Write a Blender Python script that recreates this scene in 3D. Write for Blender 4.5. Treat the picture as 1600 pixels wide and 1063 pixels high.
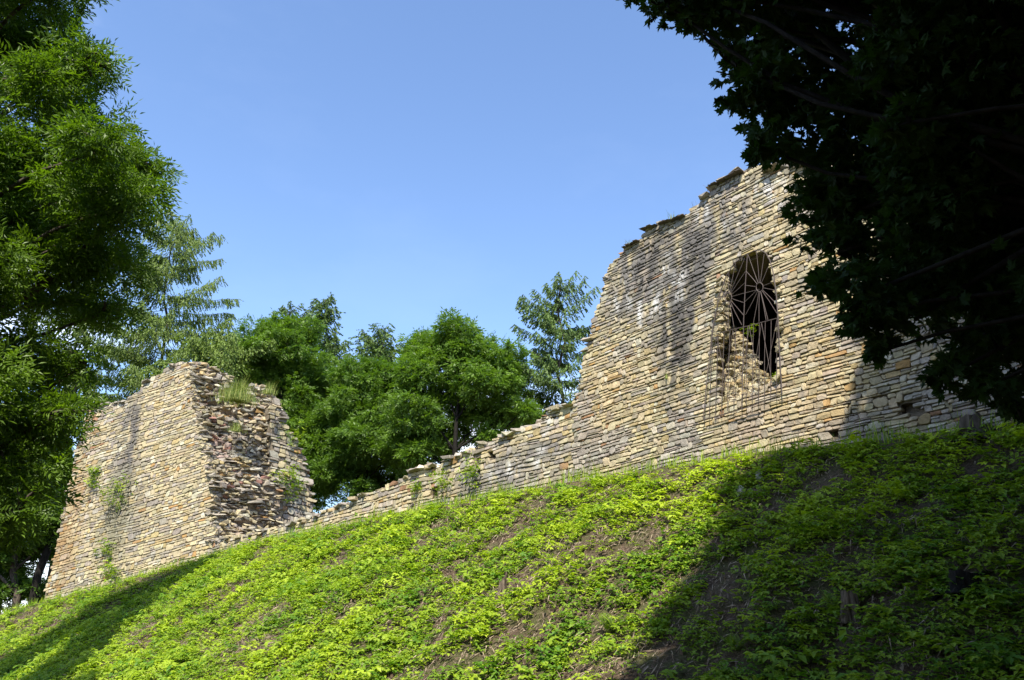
import bpy, bmesh, math, random
import numpy as np
from mathutils import Vector, Matrix
for o in list(bpy.data.objects): bpy.data.objects.remove(o)
R = math.radians
scene = bpy.context.scene
C = scene.collection
rng = np.random.default_rng(7)
random.seed(7)

# ------------------------------------------------------------------ camera
PITCH, ROLL, F = 20.0, 2.5, 1333.0
CAM = np.array([0.0, 0.0, 1.6])
cd = bpy.data.cameras.new('camera'); cam = bpy.data.objects.new('camera', cd); C.objects.link(cam)
cd.lens = F / 1600 * 36; cd.sensor_width = 36; cd.clip_end = 3000; cd.clip_start = 0.1
cm = Matrix.Rotation(R(90 + PITCH), 4, 'X') @ Matrix.Rotation(R(ROLL), 4, 'Z')
cm.translation = Vector(CAM); cam.matrix_world = cm
scene.camera = cam
RM = np.array(cm.to_3x3())

# ------------------------------------------------------------------ light
SUN_AZ, SUN_EL = 193.0, 53.0          # azimuth clockwise from the viewing direction
S = np.array([math.sin(R(SUN_AZ)) * math.cos(R(SUN_EL)), math.cos(R(SUN_AZ)) * math.cos(R(SUN_EL)), math.sin(R(SUN_EL))])
ld = bpy.data.lights.new('sun', 'SUN'); ld.energy = 5.0; ld.angle = R(0.53); ld.color = (1.0, 0.93, 0.80)
sun = bpy.data.objects.new('sun', ld); C.objects.link(sun)
sun.rotation_euler = Vector(S).to_track_quat('Z', 'Y').to_euler(); sun.location = (0, -5, 40)
w = bpy.data.worlds.new('World'); scene.world = w; w.use_nodes = True
nt = w.node_tree; nt.nodes.clear()
def nd(t, typ, **k):
    n = t.nodes.new(typ)
    for a, b in k.items(): setattr(n, a, b)
    return n
wo = nd(nt, 'ShaderNodeOutputWorld'); bg = nd(nt, 'ShaderNodeBackground'); bg.inputs[1].default_value = 0.14
sky = nd(nt, 'ShaderNodeTexSky', sky_type='NISHITA'); sky.sun_disc = False
sky.sun_elevation = R(SUN_EL); sky.sun_rotation = R(SUN_AZ); sky.air_density = 1.0; sky.dust_density = 0.6; sky.ozone_density = 1.2
tc = nd(nt, 'ShaderNodeTexCoord')
mp = nd(nt, 'ShaderNodeMapping'); mp.inputs['Scale'].default_value = (1, 1, 2.2)
nz = nd(nt, 'ShaderNodeTexNoise'); nz.inputs['Scale'].default_value = 3.2; nz.inputs['Detail'].default_value = 8; nz.inputs['Roughness'].default_value = 0.6
rmp = nd(nt, 'ShaderNodeMapRange'); rmp.inputs[1].default_value = 0.47; rmp.inputs[2].default_value = 0.62
sep = nd(nt, 'ShaderNodeSeparateXYZ')
low = nd(nt, 'ShaderNodeMapRange'); low.inputs[1].default_value = 0.32; low.inputs[2].default_value = 0.25; low.inputs[3].default_value = 0.012
lef = nd(nt, 'ShaderNodeMapRange'); lef.inputs[1].default_value = -0.42; lef.inputs[2].default_value = -0.46
lez = nd(nt, 'ShaderNodeMapRange'); lez.inputs[1].default_value = 0.62; lez.inputs[2].default_value = 0.50
lmu = nd(nt, 'ShaderNodeMath', operation='MULTIPLY'); lmx = nd(nt, 'ShaderNodeMath', operation='MAXIMUM')
mul = nd(nt, 'ShaderNodeMath', operation='MULTIPLY')
mix = nd(nt, 'ShaderNodeMixRGB'); mix.inputs[2].default_value = (8.0, 8.6, 9.6, 1)
tint = nd(nt, 'ShaderNodeMixRGB', blend_type='MULTIPLY'); tint.inputs[0].default_value = 1; tint.inputs[2].default_value = (0.90, 0.98, 1.10, 1)
L = nt.links.new
L(tc.outputs['Generated'], mp.inputs[0]); L(mp.outputs[0], nz.inputs['Vector']); L(nz.outputs['Fac'], rmp.inputs[0])
L(tc.outputs['Generated'], sep.inputs[0]); L(sep.outputs[2], low.inputs[0])
L(sep.outputs[0], lef.inputs[0]); L(sep.outputs[2], lez.inputs[0]); L(lef.outputs[0], lmu.inputs[0]); L(lez.outputs[0], lmu.inputs[1]); L(lmu.outputs[0], lmx.inputs[0]); L(low.outputs[0], lmx.inputs[1])
L(rmp.outputs[0], mul.inputs[0]); L(lmx.outputs[0], mul.inputs[1])
L(sky.outputs[0], tint.inputs[1]); L(tint.outputs[0], mix.inputs[1]); L(mul.outputs[0], mix.inputs[0])
L(mix.outputs[0], bg.inputs[0]); L(bg.outputs[0], wo.inputs[0])
scene.view_settings.view_transform = 'Standard'; scene.view_settings.look = 'None'
scene.view_settings.exposure = 1.0; scene.view_settings.gamma = 1.0
scene.render.engine = 'CYCLES'
scene.cycles.max_bounces = 6; scene.cycles.diffuse_bounces = 3; scene.cycles.transmission_bounces = 4; scene.cycles.transparent_max_bounces = 4
scene.cycles.caustics_reflective = False; scene.cycles.caustics_refractive = False

# ------------------------------------------------------------------ helpers
def ray(px, py):
    d = RM @ np.array([(px - 800) / F, (531.5 - py) / F, -1.0])
    return d
def at(px, py, Y):
    d = ray(px, py); return CAM + d * (Y / d[1])
def project(P):
    """world points -> photo pixels (used only to leave out plants that no view near the photo's shows)"""
    q = (np.asarray(P) - CAM) @ RM
    z = np.where(-q[..., 2] > 0.05, -q[..., 2], 0.05)
    return 800 + F * q[..., 0] / z, 531.5 - F * q[..., 1] / z, -q[..., 2]
def unit(v): v = np.asarray(v, float); return v / np.linalg.norm(v)
Z = np.array([0, 0, 1.0])

def mesh_obj(name, V, Fc, mat, parent=None, cols=None, tone=None, smooth=False):
    """V (n,3), Fc: (m,k) array or list of index lists"""
    me = bpy.data.meshes.new(name)
    V = np.asarray(V, np.float32)
    if isinstance(Fc, np.ndarray):
        m, k = Fc.shape
        me.vertices.add(len(V)); me.vertices.foreach_set('co', V.ravel())
        me.loops.add(m * k); me.loops.foreach_set('vertex_index', Fc.astype(np.int32).ravel())
        me.polygons.add(m); me.polygons.foreach_set('loop_start', np.arange(0, m * k, k, dtype=np.int32))
        me.polygons.foreach_set('loop_total', np.full(m, k, np.int32))
        me.update(calc_edges=True)
    else:
        me.from_pydata(V.tolist(), [], Fc); me.update()
    if cols is not None:
        a = me.color_attributes.new('tint', 'FLOAT_COLOR', 'POINT')
        c = np.ones((len(V), 4), np.float32); c[:, :3] = cols
        a.data.foreach_set('color', c.ravel())
    if tone is not None:
        a = me.attributes.new('tone', 'FLOAT', 'POINT'); a.data.foreach_set('value', np.asarray(tone, np.float32))
    if smooth: me.polygons.foreach_set('use_smooth', np.ones(len(me.polygons), bool))
    else: me.polygons.foreach_set('use_smooth', np.zeros(len(me.polygons), bool))
    me.materials.append(mat)
    o = bpy.data.objects.new(name, me); C.objects.link(o)
    if parent is not None: o.parent = parent
    return o
def tag(o, label=None, cat=None, group=None, kind=None):
    if label: o['label'] = label
    if cat: o['category'] = cat
    if group: o['group'] = group
    if kind: o['kind'] = kind
    return o
def empty(name, label, cat, loc=(0, 0, 0), group=None):
    o = bpy.data.objects.new(name, None); C.objects.link(o); o.empty_display_size = 0.3
    o.location = tuple(float(x) for x in loc); return tag(o, label, cat, group)
def child(o, root):
    """mesh built in world coordinates -> child of an Empty that stands elsewhere"""
    o.parent = root
    me = o.data; n = len(me.vertices); a = np.empty(n * 3, np.float32); me.vertices.foreach_get('co', a)
    a = a.reshape(-1, 3) - np.array(root.location, np.float32); me.vertices.foreach_set('co', a.ravel()); me.update()
    return o

class MB:
    def __init__(s): s.v = []; s.f = []; s.c = []; s.n = 0
    def add(s, V, Fs, col=None):
        b = s.n; s.v.extend([tuple(map(float, p)) for p in V]); s.f.extend([[b + i for i in f] for f in Fs]); s.n += len(V)
        if col is not None: s.c.extend([tuple(col)] * len(V))
    def tube(s, pts, rad, n=6, col=None, cap=True):
        pts = np.asarray(pts, float); m = len(pts); rad = np.broadcast_to(np.asarray(rad, float), (m,))
        V = []; Fs = []
        up = np.array([0.31, 0.17, 0.93])
        for i in range(m):
            t = pts[min(i + 1, m - 1)] - pts[max(i - 1, 0)]; t = t / (np.linalg.norm(t) + 1e-9)
            a = np.cross(t, up)
            if np.linalg.norm(a) < 0.1: a = np.cross(t, [1, 0, 0])
            a /= np.linalg.norm(a); b = np.cross(t, a)
            for k in range(n):
                an = 2 * math.pi * k / n; V.append(pts[i] + rad[i] * (math.cos(an) * a + math.sin(an) * b))
        for i in range(m - 1):
            for k in range(n): Fs.append([i * n + k, i * n + (k + 1) % n, (i + 1) * n + (k + 1) % n, (i + 1) * n + k])
        if cap: Fs.append(list(range(n))[::-1]); Fs.append([(m - 1) * n + k for k in range(n)])
        s.add(V, Fs, col)
    def build(s, name, mat, parent=None, smooth=False):
        return mesh_obj(name, np.array(s.v), s.f, mat, parent, cols=np.array(s.c) if s.c else None, smooth=smooth)

# value noise on numpy arrays
def vnoise(x, y, seed=0, z=None):
    x = np.asarray(x, float); y = np.asarray(y, float)
    xi = np.floor(x).astype(np.int64); yi = np.floor(y).astype(np.int64); xf = x - xi; yf = y - yi
    def h(a, b):
        n = (a * 374761393 + b * 668265263 + seed * 982451653) & 0xffffffff
        n = ((n ^ (n >> 13)) * 1274126177) & 0xffffffff
        return ((n ^ (n >> 16)) & 0xffff) / 65535.0
    u = xf * xf * (3 - 2 * xf); v = yf * yf * (3 - 2 * yf)
    return (h(xi, yi) * (1 - u) + h(xi + 1, yi) * u) * (1 - v) + (h(xi, yi + 1) * (1 - u) + h(xi + 1, yi + 1) * u) * v
def fbm(x, y, seed=0, o=3):
    r = 0; a = 0.5; t = 0
    for i in range(o): r = r + a * vnoise(x * 2 ** i, y * 2 ** i, seed + i * 17); t += a; a *= 0.5
    return r / t
def inpoly(x, y, poly):
    x = np.asarray(x, float); y = np.asarray(y, float); r = np.zeros(x.shape, bool); n = len(poly)
    for i in range(n):
        x1, y1 = poly[i]; x2, y2 = poly[(i + 1) % n]
        if y1 == y2: continue
        c = ((y1 > y) != (y2 > y)) & (x < (x2 - x1) * (y - y1) / (y2 - y1) + x1); r ^= c
    return r

# ------------------------------------------------------------------ materials
def newmat(name):
    m = bpy.data.materials.new(name); m.use_nodes = True; t = m.node_tree; t.nodes.clear()
    return m, t, nd(t, 'ShaderNodeOutputMaterial')
def stone_mat(name, scale=1.0, bump=0.5):
    m, t, out = newmat(name); l = t.links.new
    p = nd(t, 'ShaderNodeBsdfPrincipled'); p.inputs['Roughness'].default_value = 0.92; p.inputs['Specular IOR Level'].default_value = 0.15
    at_ = nd(t, 'ShaderNodeAttribute', attribute_name='tint')
    tc = nd(t, 'ShaderNodeTexCoord')
    n1 = nd(t, 'ShaderNodeTexNoise'); n1.inputs['Scale'].default_value = 7 * scale; n1.inputs['Detail'].default_value = 8; n1.inputs['Roughness'].default_value = 0.68
    n2 = nd(t, 'ShaderNodeTexNoise'); n2.inputs['Scale'].default_value = 38 * scale; n2.inputs['Detail'].default_value = 4
    r1 = nd(t, 'ShaderNodeMapRange'); r1.inputs[1].default_value = 0.3; r1.inputs[2].default_value = 0.7; r1.inputs[3].default_value = 0.68; r1.inputs[4].default_value = 1.2
    mu = nd(t, 'ShaderNodeVectorMath', operation='SCALE')
    l(tc.outputs['Object'], n1.inputs['Vector']); l(tc.outputs['Object'], n2.inputs['Vector'])
    l(n1.outputs['Fac'], r1.inputs[0]); l(at_.outputs['Color'], mu.inputs[0]); l(r1.outputs[0], mu.inputs['Scale'])
    # lichen specks
    n3 = nd(t, 'ShaderNodeTexNoise'); n3.inputs['Scale'].default_value = 16 * scale; n3.inputs['Detail'].default_value = 5
    l(tc.outputs['Object'], n3.inputs['Vector'])
    r3 = nd(t, 'ShaderNodeMapRange'); r3.inputs[1].default_value = 0.62; r3.inputs[2].default_value = 0.70; r3.inputs[4].default_value = 0.5
    l(n3.outputs['Fac'], r3.inputs[0])
    mx = nd(t, 'ShaderNodeMixRGB'); mx.inputs[2].default_value = (0.12, 0.11, 0.085, 1)
    l(r3.outputs[0], mx.inputs[0]); l(mu.outputs[0], mx.inputs[1]); l(mx.outputs[0], p.inputs['Base Color'])
    b = nd(t, 'ShaderNodeBump'); b.inputs['Strength'].default_value = bump; b.inputs['Distance'].default_value = 0.03
    ad = nd(t, 'ShaderNodeMath', operation='ADD'); l(n1.outputs['Fac'], ad.inputs[0]); l(n2.outputs['Fac'], ad.inputs[1])
    l(ad.outputs[0], b.inputs['Height']); l(b.outputs[0], p.inputs['Normal']); l(p.outputs[0], out.inputs[0])
    return m
def leaf_mat(name, dark, light, trans=0.35, rough=0.45, tcol=None, spec=0.35):
    m, t, out = newmat(name); l = t.links.new
    a = nd(t, 'ShaderNodeAttribute', attribute_name='tone')
    mx = nd(t, 'ShaderNodeMixRGB'); mx.inputs[1].default_value = (*dark, 1); mx.inputs[2].default_value = (*light, 1)
    l(a.outputs['Fac'], mx.inputs[0])
    p = nd(t, 'ShaderNodeBsdfPrincipled'); p.inputs['Roughness'].default_value = rough; p.inputs['Specular IOR Level'].default_value = spec
    tr = nd(t, 'ShaderNodeBsdfTranslucent'); mt = nd(t, 'ShaderNodeMixRGB', blend_type='MULTIPLY'); mt.inputs[0].default_value = 1
    mt.inputs[2].default_value = (*(tcol or (1.5, 1.6, 0.5)), 1)
    l(mx.outputs[0], p.inputs['Base Color']); l(mx.outputs[0], mt.inputs[1]); l(mt.outputs[0], tr.inputs[0])
    ms = nd(t, 'ShaderNodeMixShader'); ms.inputs[0].default_value = trans
    l(p.outputs[0], ms.inputs[1]); l(tr.outputs[0], ms.inputs[2]); l(ms.outputs[0], out.inputs[0])
    return m
def bark_mat(name, c1, c2, scale=6, bump=0.8):
    m, t, out = newmat(name); l = t.links.new
    p = nd(t, 'ShaderNodeBsdfPrincipled'); p.inputs['Roughness'].default_value = 0.9; p.inputs['Specular IOR Level'].default_value = 0.15
    tc = nd(t, 'ShaderNodeTexCoord'); mp = nd(t, 'ShaderNodeMapping'); mp.inputs['Scale'].default_value = (scale, scale, scale * 0.25)
    n = nd(t, 'ShaderNodeTexNoise'); n.inputs['Scale'].default_value = 2.5; n.inputs['Detail'].default_value = 8
    cr = nd(t, 'ShaderNodeMixRGB'); cr.inputs[1].default_value = (*c1, 1); cr.inputs[2].default_value = (*c2, 1)
    r = nd(t, 'ShaderNodeMapRange'); r.inputs[1].default_value = 0.35; r.inputs[2].default_value = 0.65
    b = nd(t, 'ShaderNodeBump'); b.inputs['Strength'].default_value = bump; b.inputs['Distance'].default_value = 0.03
    l(tc.outputs['Object'], mp.inputs[0]); l(mp.outputs[0], n.inputs['Vector']); l(n.outputs['Fac'], r.inputs[0]); l(r.outputs[0], cr.inputs[0])
    l(cr.outputs[0], p.inputs['Base Color']); l(n.outputs['Fac'], b.inputs['Height']); l(b.outputs[0], p.inputs['Normal']); l(p.outputs[0], out.inputs[0])
    return m
def soil_mat():
    m, t, out = newmat('soil'); l = t.links.new
    p = nd(t, 'ShaderNodeBsdfPrincipled'); p.inputs['Roughness'].default_value = 0.95; p.inputs['Specular IOR Level'].default_value = 0.1
    tc = nd(t, 'ShaderNodeTexCoord')
    n = nd(t, 'ShaderNodeTexNoise'); n.inputs['Scale'].default_value = 1.6; n.inputs['Detail'].default_value = 10; n.inputs['Roughness'].default_value = 0.7
    n2 = nd(t, 'ShaderNodeTexNoise'); n2.inputs['Scale'].default_value = 22; n2.inputs['Detail'].default_value = 6; n2.inputs['Roughness'].default_value = 0.75
    cr = nd(t, 'ShaderNodeValToRGB'); e = cr.color_ramp.elements
    e[0].position = 0.32; e[0].color = (0.03, 0.021, 0.014, 1); e[1].position = 0.7; e[1].color = (0.19, 0.14, 0.10, 1)
    x = e.new(0.5); x.color = (0.09, 0.063, 0.043, 1)
    g = nd(t, 'ShaderNodeMixRGB'); g.inputs[2].default_value = (0.06, 0.085, 0.02, 1)
    r = nd(t, 'ShaderNodeMapRange'); r.inputs[1].default_value = 0.45; r.inputs[2].default_value = 0.6; r.inputs[4].default_value = 0.6
    b = nd(t, 'ShaderNodeBump'); b.inputs['Strength'].default_value = 1; b.inputs['Distance'].default_value = 0.05
    l(tc.outputs['Object'], n.inputs['Vector']); l(tc.outputs['Object'], n2.inputs['Vector'])
    l(n2.outputs['Fac'], cr.inputs[0]); l(n.outputs['Fac'], r.inputs[0]); l(r.outputs[0], g.inputs[0]); l(cr.outputs[0], g.inputs[1])
    l(g.outputs[0], p.inputs['Base Color']); l(n2.outputs['Fac'], b.inputs['Height']); l(b.outputs[0], p.inputs['Normal']); l(p.outputs[0], out.inputs[0])
    return m
def iron_mat():
    m, t, out = newmat('rusty_iron'); l = t.links.new
    p = nd(t, 'ShaderNodeBsdfPrincipled'); p.inputs['Roughness'].default_value = 0.7; p.inputs['Metallic'].default_value = 0.1
    n = nd(t, 'ShaderNodeTexNoise'); n.inputs['Scale'].default_value = 30; cr = nd(t, 'ShaderNodeMixRGB')
    cr.inputs[1].default_value = (0.04, 0.03, 0.027, 1); cr.inputs[2].default_value = (0.12, 0.09, 0.08, 1)
    l(n.outputs['Fac'], cr.inputs[0]); l(cr.outputs[0], p.inputs['Base Color']); l(p.outputs[0], out.inputs[0]); return m
M = dict(
    stone=stone_mat('masonry_stone'), rubble=stone_mat('rubble_stone', 1.0, 0.8), mortar=stone_mat('mortar', 2.0, 0.9),
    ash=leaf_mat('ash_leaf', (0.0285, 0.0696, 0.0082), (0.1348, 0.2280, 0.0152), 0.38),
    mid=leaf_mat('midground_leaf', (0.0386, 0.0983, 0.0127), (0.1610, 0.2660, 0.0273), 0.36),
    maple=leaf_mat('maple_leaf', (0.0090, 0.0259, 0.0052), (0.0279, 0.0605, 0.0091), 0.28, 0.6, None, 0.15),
    larch=leaf_mat('larch_needle', (0.0486, 0.0884, 0.0139), (0.1350, 0.1989, 0.0277), 0.25, 0.6),
    spruce=leaf_mat('spruce_needle', (0.0351, 0.0733, 0.0135), (0.0876, 0.1467, 0.0214), 0.15, 0.6),
    herb=leaf_mat('herb_leaf', (0.0790, 0.1827, 0.0092), (0.3439, 0.4364, 0.0215), 0.34, 0.6),
    grass=leaf_mat('grass_blade', (0.1190, 0.1904, 0.0357), (0.3094, 0.3213, 0.0952), 0.3, 0.6),
    straw=leaf_mat('dry_straw', (0.1127, 0.0765, 0.0523), (0.4025, 0.3220, 0.2254), 0.1, 0.8, tcol=(1, 1, 1)),
    darkbark=bark_mat('shaded_bark', (0.007, 0.006, 0.005), (0.018, 0.016, 0.013)),  # bark copy with shade put into its colour
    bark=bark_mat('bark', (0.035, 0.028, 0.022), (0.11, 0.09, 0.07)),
    deadwood=bark_mat('dead_wood', (0.04, 0.03, 0.022), (0.17, 0.135, 0.10), 10),
    soil=soil_mat(), iron=iron_mat())

# ------------------------------------------------------------------ plan of the walls (metres)
def azv(a): return np.array([math.sin(R(a)), math.cos(R(a)), 0.0])
def hit(px, py, P, U):
    """ray through photo pixel meets the vertical plane through P along U"""
    N = np.array([U[1], -U[0], 0.0]); d = ray(px, py); t = np.dot(P - CAM, N) / np.dot(d, N); return CAM + d * t
W0 = np.array([4.73, 18.4, 0.0]); UR = azv(142)              # high wall: runs towards the right and nearer
P900 = W0 - 5.13 * UR
UL = azv(138)                                                 # low wall
CORN = P900 - 21.6 * UL
UT = azv(115)                                                 # tower front
LEFT = CORN - 9.4 * UT
def seg(px): return (W0, UR) if px >= 900 else ((P900, UL) if px >= 330 else (CORN, UT))
ridge_px = [(-260, 1015), (-120, 985), (0, 958), (70, 938), (200, 905), (330, 868), (420, 845), (500, 826), (600, 806), (700, 785), (850, 757), (980, 735), (1100, 716), (1180, 702), (1350, 685), (1450, 674), (1600, 655), (1750, 640)]
RG = [hit(px, py, *seg(px)) for px, py in ridge_px]
RG = [RG[0] - 60 * azv(115) + np.array([0, 0, -5.0])] + RG + [RG[-1] + 12 * UR + np.array([0, 0, .4])]
RG = np.array(RG)
RG[:, 2] -= 0.10
ARC = np.concatenate([[0], np.cumsum(np.linalg.norm(np.diff(RG[:, :2], axis=0), axis=1))])
def ridge_info(x, y):
    x = np.asarray(x, float); y = np.asarray(y, float); best = np.full(x.shape, 1e9); zr = np.zeros(x.shape); sg = np.zeros(x.shape); ar = np.zeros(x.shape)
    for i in range(len(RG) - 1):
        a = RG[i]; b = RG[i + 1]; d = b[:2] - a[:2]; LL = np.dot(d, d)
        tr = ((x - a[0]) * d[0] + (y - a[1]) * d[1]) / LL; t = np.clip(tr, 0, 1)
        dx = x - (a[0] + t * d[0]); dy = y - (a[1] + t * d[1]); di = np.hypot(dx, dy)
        s = (d[1] * dx - d[0] * dy)                      # >0 : camera side
        k = di < best; best = np.where(k, di, best); zr = np.where(k, a[2] + t * (b[2] - a[2]), zr); sg = np.where(k, np.sign(s), sg)
        ar = np.where(k, ARC[i] + t * (ARC[i + 1] - ARC[i]), ar)
    return best * np.where(sg == 0, 1, sg), zr, ar
# orientation check: camera must be on the + side
_s, _, _ = ridge_info(np.array([0.0]), np.array([0.0])); FL = 1.0 if _s[0] > 0 else -1.0
def H(x, y):
    x = np.asarray(x, float); y = np.asarray(y, float)
    s, zr, ar = ridge_info(x, y); s = s * FL
    drop = np.where(s > 0, 0.70 * np.maximum(s - 0.25, 0) + 0.05 * s, 0.10 * np.minimum(-s, 60))
    z = zr - drop
    z = z + np.where(s > 0.3, (fbm(x * 0.55, y * 0.55, 3) - 0.5) * 0.55 + (fbm(x * 1.9, y * 1.9, 9) - 0.5) * 0.22, 0) * np.clip((s - 0.3) / 1.5, 0, 1)
    r = np.hypot(x, y); fl = -1.9 + 1.9 * np.clip((9 - r) / 6, 0, 1) + (fbm(x * 0.3, y * 0.3, 5) - .5) * 0.3
    fl = np.where(r < 3, 0.0, fl)
    k = 0.8; h = np.clip(0.5 + 0.5 * (z - fl) / k, 0, 1)
    zc = fl * (1 - h) + z * h + k * h * (1 - h)
    return np.where(s > 0, zc, z)

# terrain: one sheet reaching the horizon
def axis(lo, hi, fine, ext, lim):
    a = list(np.arange(lo, hi, fine)); st = fine
    x = hi
    while x < lim: a.append(x); st *= 1.22; x += st
    a.append(lim); x = lo; st = fine
    b = []
    while x > -lim: st *= 1.22; x -= st; b.append(max(x, -lim))
    return np.array(sorted(set(b + a)))
gx = axis(-34, 16, 0.2, 1, 900); gy = axis(3, 50, 0.2, 1, 900)
X, Y = np.meshgrid(gx, gy); HZ = H(X, Y)
V = np.stack([X, Y, HZ], -1).reshape(-1, 3); nx, ny = len(gx), len(gy)
i, j = np.meshgrid(np.arange(nx - 1), np.arange(ny - 1)); q = (j * nx + i).ravel()
tag(mesh_obj('hillside', V, np.stack([q, q + 1, q + nx + 1, q + nx], 1), M['soil'], smooth=True), kind='structure')

# ------------------------------------------------------------------ masonry
def stone_color(kind, n=None):
    r = random.random()
    if kind == 'warm':
        if r < 0.018: c = (0.42, 0.26, 0.11)
        elif r < 0.10: c = (0.49, 0.385, 0.20)
        elif r < 0.62: c = (0.53, 0.45, 0.285)
        elif r < 0.80: c = (0.45, 0.385, 0.255)
        elif r < 0.9: c = (0.58, 0.53, 0.40)
        else: c = (0.34, 0.30, 0.225)
    elif kind == 'grey':
        if r < 0.03: c = (0.36, 0.21, 0.12)
        elif r < 0.45: c = (0.34, 0.30, 0.25)
        elif r < 0.75: c = (0.41, 0.355, 0.285)
        else: c = (0.46, 0.42, 0.35)
    elif kind == 'darkstain': c = (0.20, 0.18, 0.155) if r < .6 else (0.29, 0.27, 0.24)
    elif kind == 'white': c = (0.60, 0.57, 0.52) if r < .5 else (0.42, 0.40, 0.38)
    elif kind == 'rust': c = (0.36, 0.25, 0.13) if r < .5 else (0.42, 0.35, 0.22)
    else: c = (0.40, 0.34, 0.24)
    k = random.uniform(0.62, 0.90); return tuple(min(0.8, x * k * random.uniform(0.97, 1.03)) for x in c)

def masonry(mb, O, U, N, region, urange, vrange, tilt, rowh, colfn, gap=0.010, prot=0.05, wmul=2.5, depth=0.16, rough=1.0, lean=0.0, stainfn=None):
    rows = int((vrange[1] - vrange[0] + abs(tilt) * (urange[1] - urange[0])) / rowh) + 3
    vb = min(vrange[0] - tilt * urange[0], vrange[0] - tilt * urange[1]) - rowh
    ph = np.array([[random.uniform(0, 6.28) for _ in range(4)] for _ in range(rows + 2)])
    fr = np.array([[random.uniform(0.5, 1.2), random.uniform(1.5, 3), random.uniform(4, 7), 0.25] for _ in range(rows + 2)])
    off = np.array([random.uniform(-0.22, 0.22) for _ in range(rows + 2)])
    def bd(i, u):
        i = max(0, min(rows + 1, i)); a = fr[i]; p = ph[i]
        g = 0.025 * math.sin(u * 0.7 + 0.9) + 0.012 * math.sin(u * 1.5 + (vb + i * rowh) * 0.8)
        return vb + rowh * (i + off[i] + 0.17 * rough * math.sin(a[0] * u + p[0]) + 0.15 * rough * math.sin(a[1] * u + p[1]) + 0.07 * rough * math.sin(a[2] * u + p[2])) + g
    blocked = {}
    for i in range(rows):
        u = urange[0] - random.random() * 0.3; bl = blocked.get(i, [])
        while u < urange[1]:
            hit_ = [b for b in bl if b[0] - 1e-6 <= u < b[1]]
            if hit_: u = hit_[0][1]; continue
            wd = rowh * wmul * random.lognormvariate(-0.1, 0.45); wd = max(rowh * 0.7, min(wd, rowh * 6))
            nxt = [b[0] for b in bl if b[0] > u]
            lim = min(nxt) - u if nxt else 1e9
            if wd > lim - rowh * 0.6: wd = lim if lim < rowh * 6 else wd
            u0, u1 = u, u + wd; u = u1; um = (u0 + u1) / 2
            v0 = bd(i, um); v1 = bd(i + 1, um); cells = [(i, i + 1, 0.0, 1.0)]
            r = random.random()
            if r < 0.17 and wd < rowh * 3.8:
                cells = [(i, i + 2, 0.0, 1.0)]; blocked.setdefault(i + 1, []).append((u0, u1))
            elif r < 0.25 and (v1 - v0) > rowh * 1.0:
                k = random.uniform(0.35, 0.65); cells = [(i, i + 1, 0.0, k), (i, i + 1, k, 1.0)]
            for (ia, ib, t0, t1) in cells:
                vc = (bd(ia, um) * (1 - (t0 + t1) / 2) + bd(ib, um) * (t0 + t1) / 2) + tilt * um
                if vc < vrange[0] - 0.3 or vc > vrange[1] + 0.3: continue
                if not region(um, vc): continue
                hh = (bd(ib, um) - bd(ia, um)) * (t1 - t0)
                if hh < 0.025: continue
                gs = gap * 0.35 / wd; gt = gap * 0.75 / hh
                sk = random.uniform(-0.4, 0.4) * hh
                cw = min(0.40, random.uniform(0.06, 0.42) * hh / wd); ch = random.uniform(0.06, 0.24)
                ring = [(cw, 0), (0.5, random.uniform(-.04, .05)), (1 - cw, 0), (1, ch), (1, 1 - ch), (1 - cw * random.uniform(.6, 1.6), 1 - random.uniform(0, .12)), (0.5, 1 + random.uniform(-.10, .05)), (cw * random.uniform(.6, 1.6), 1 - random.uniform(0, .12)), (0, 1 - ch), (0, ch)]
                if random.random() < 0.3: ring[random.choice([5, 7])] = (random.choice([0.3, 0.7]), 1 - random.uniform(0, .25)); ring.sort(key=lambda p: math.atan2(p[1] - .5, p[0] - .5))
                else: ring.sort(key=lambda p: math.atan2(p[1] - .5, p[0] - .5))
                pr = prot * random.uniform(-0.5, 1.0) * rough
                da, db = random.uniform(-.02, .02) * rough, random.uniform(-.030, .006) * rough
                col = colfn(um, vc)
                def P(s, t, d):
                    s_ = gs + s * (1 - 2 * gs); t_ = gt + t * (1 - 2 * gt); uu = u0 + s_ * (u1 - u0) + sk * (t_ - .5)
                    tt = t0 + t_ * (t1 - t0); vv = bd(ia, uu) * (1 - tt) + bd(ib, uu) * tt + tilt * uu
                    return O + U * uu + Z * (vv - 0) + N * (d + lean * vv)
                Vv = []; Fs = []; n = len(ring)
                for s, t in ring: Vv.append(P(s, t, -depth))
                for s, t in ring:
                    Vv.append(P(s + random.uniform(-.02, .02), t + random.uniform(-.03, .03), pr - 0.012 + random.uniform(-.006, .004)))
                ins = min(0.2, 0.008 / hh + 0.02); inx = ins * hh / wd + .008
                for s, t in ring: Vv.append(P(0.5 + (s - .5) * (1 - 2 * inx), 0.5 + (t - .5) * (1 - 2 * ins), pr + da * (s - .5) + db * (t - .3) + random.uniform(-.005, .005)))
                Vv.append(P(random.uniform(.35, .65), random.uniform(.35, .65), pr + random.uniform(-.005, .007)))
                for a in range(2):
                    for k in range(n): Fs.append([a * n + k, a * n + (k + 1) % n, (a + 1) * n + (k + 1) % n, (a + 1) * n + k])
                for k in range(n): Fs.append([2 * n + k, 2 * n + (k + 1) % n, 3 * n])
                if stainfn is None: mb.add(Vv, Fs, col)
                else:
                    mb.add(Vv, Fs)
                    for p_ in Vv: mb.c.append(stainfn(float(np.dot(p_ - O, U)), float(p_[2]), col))

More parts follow.
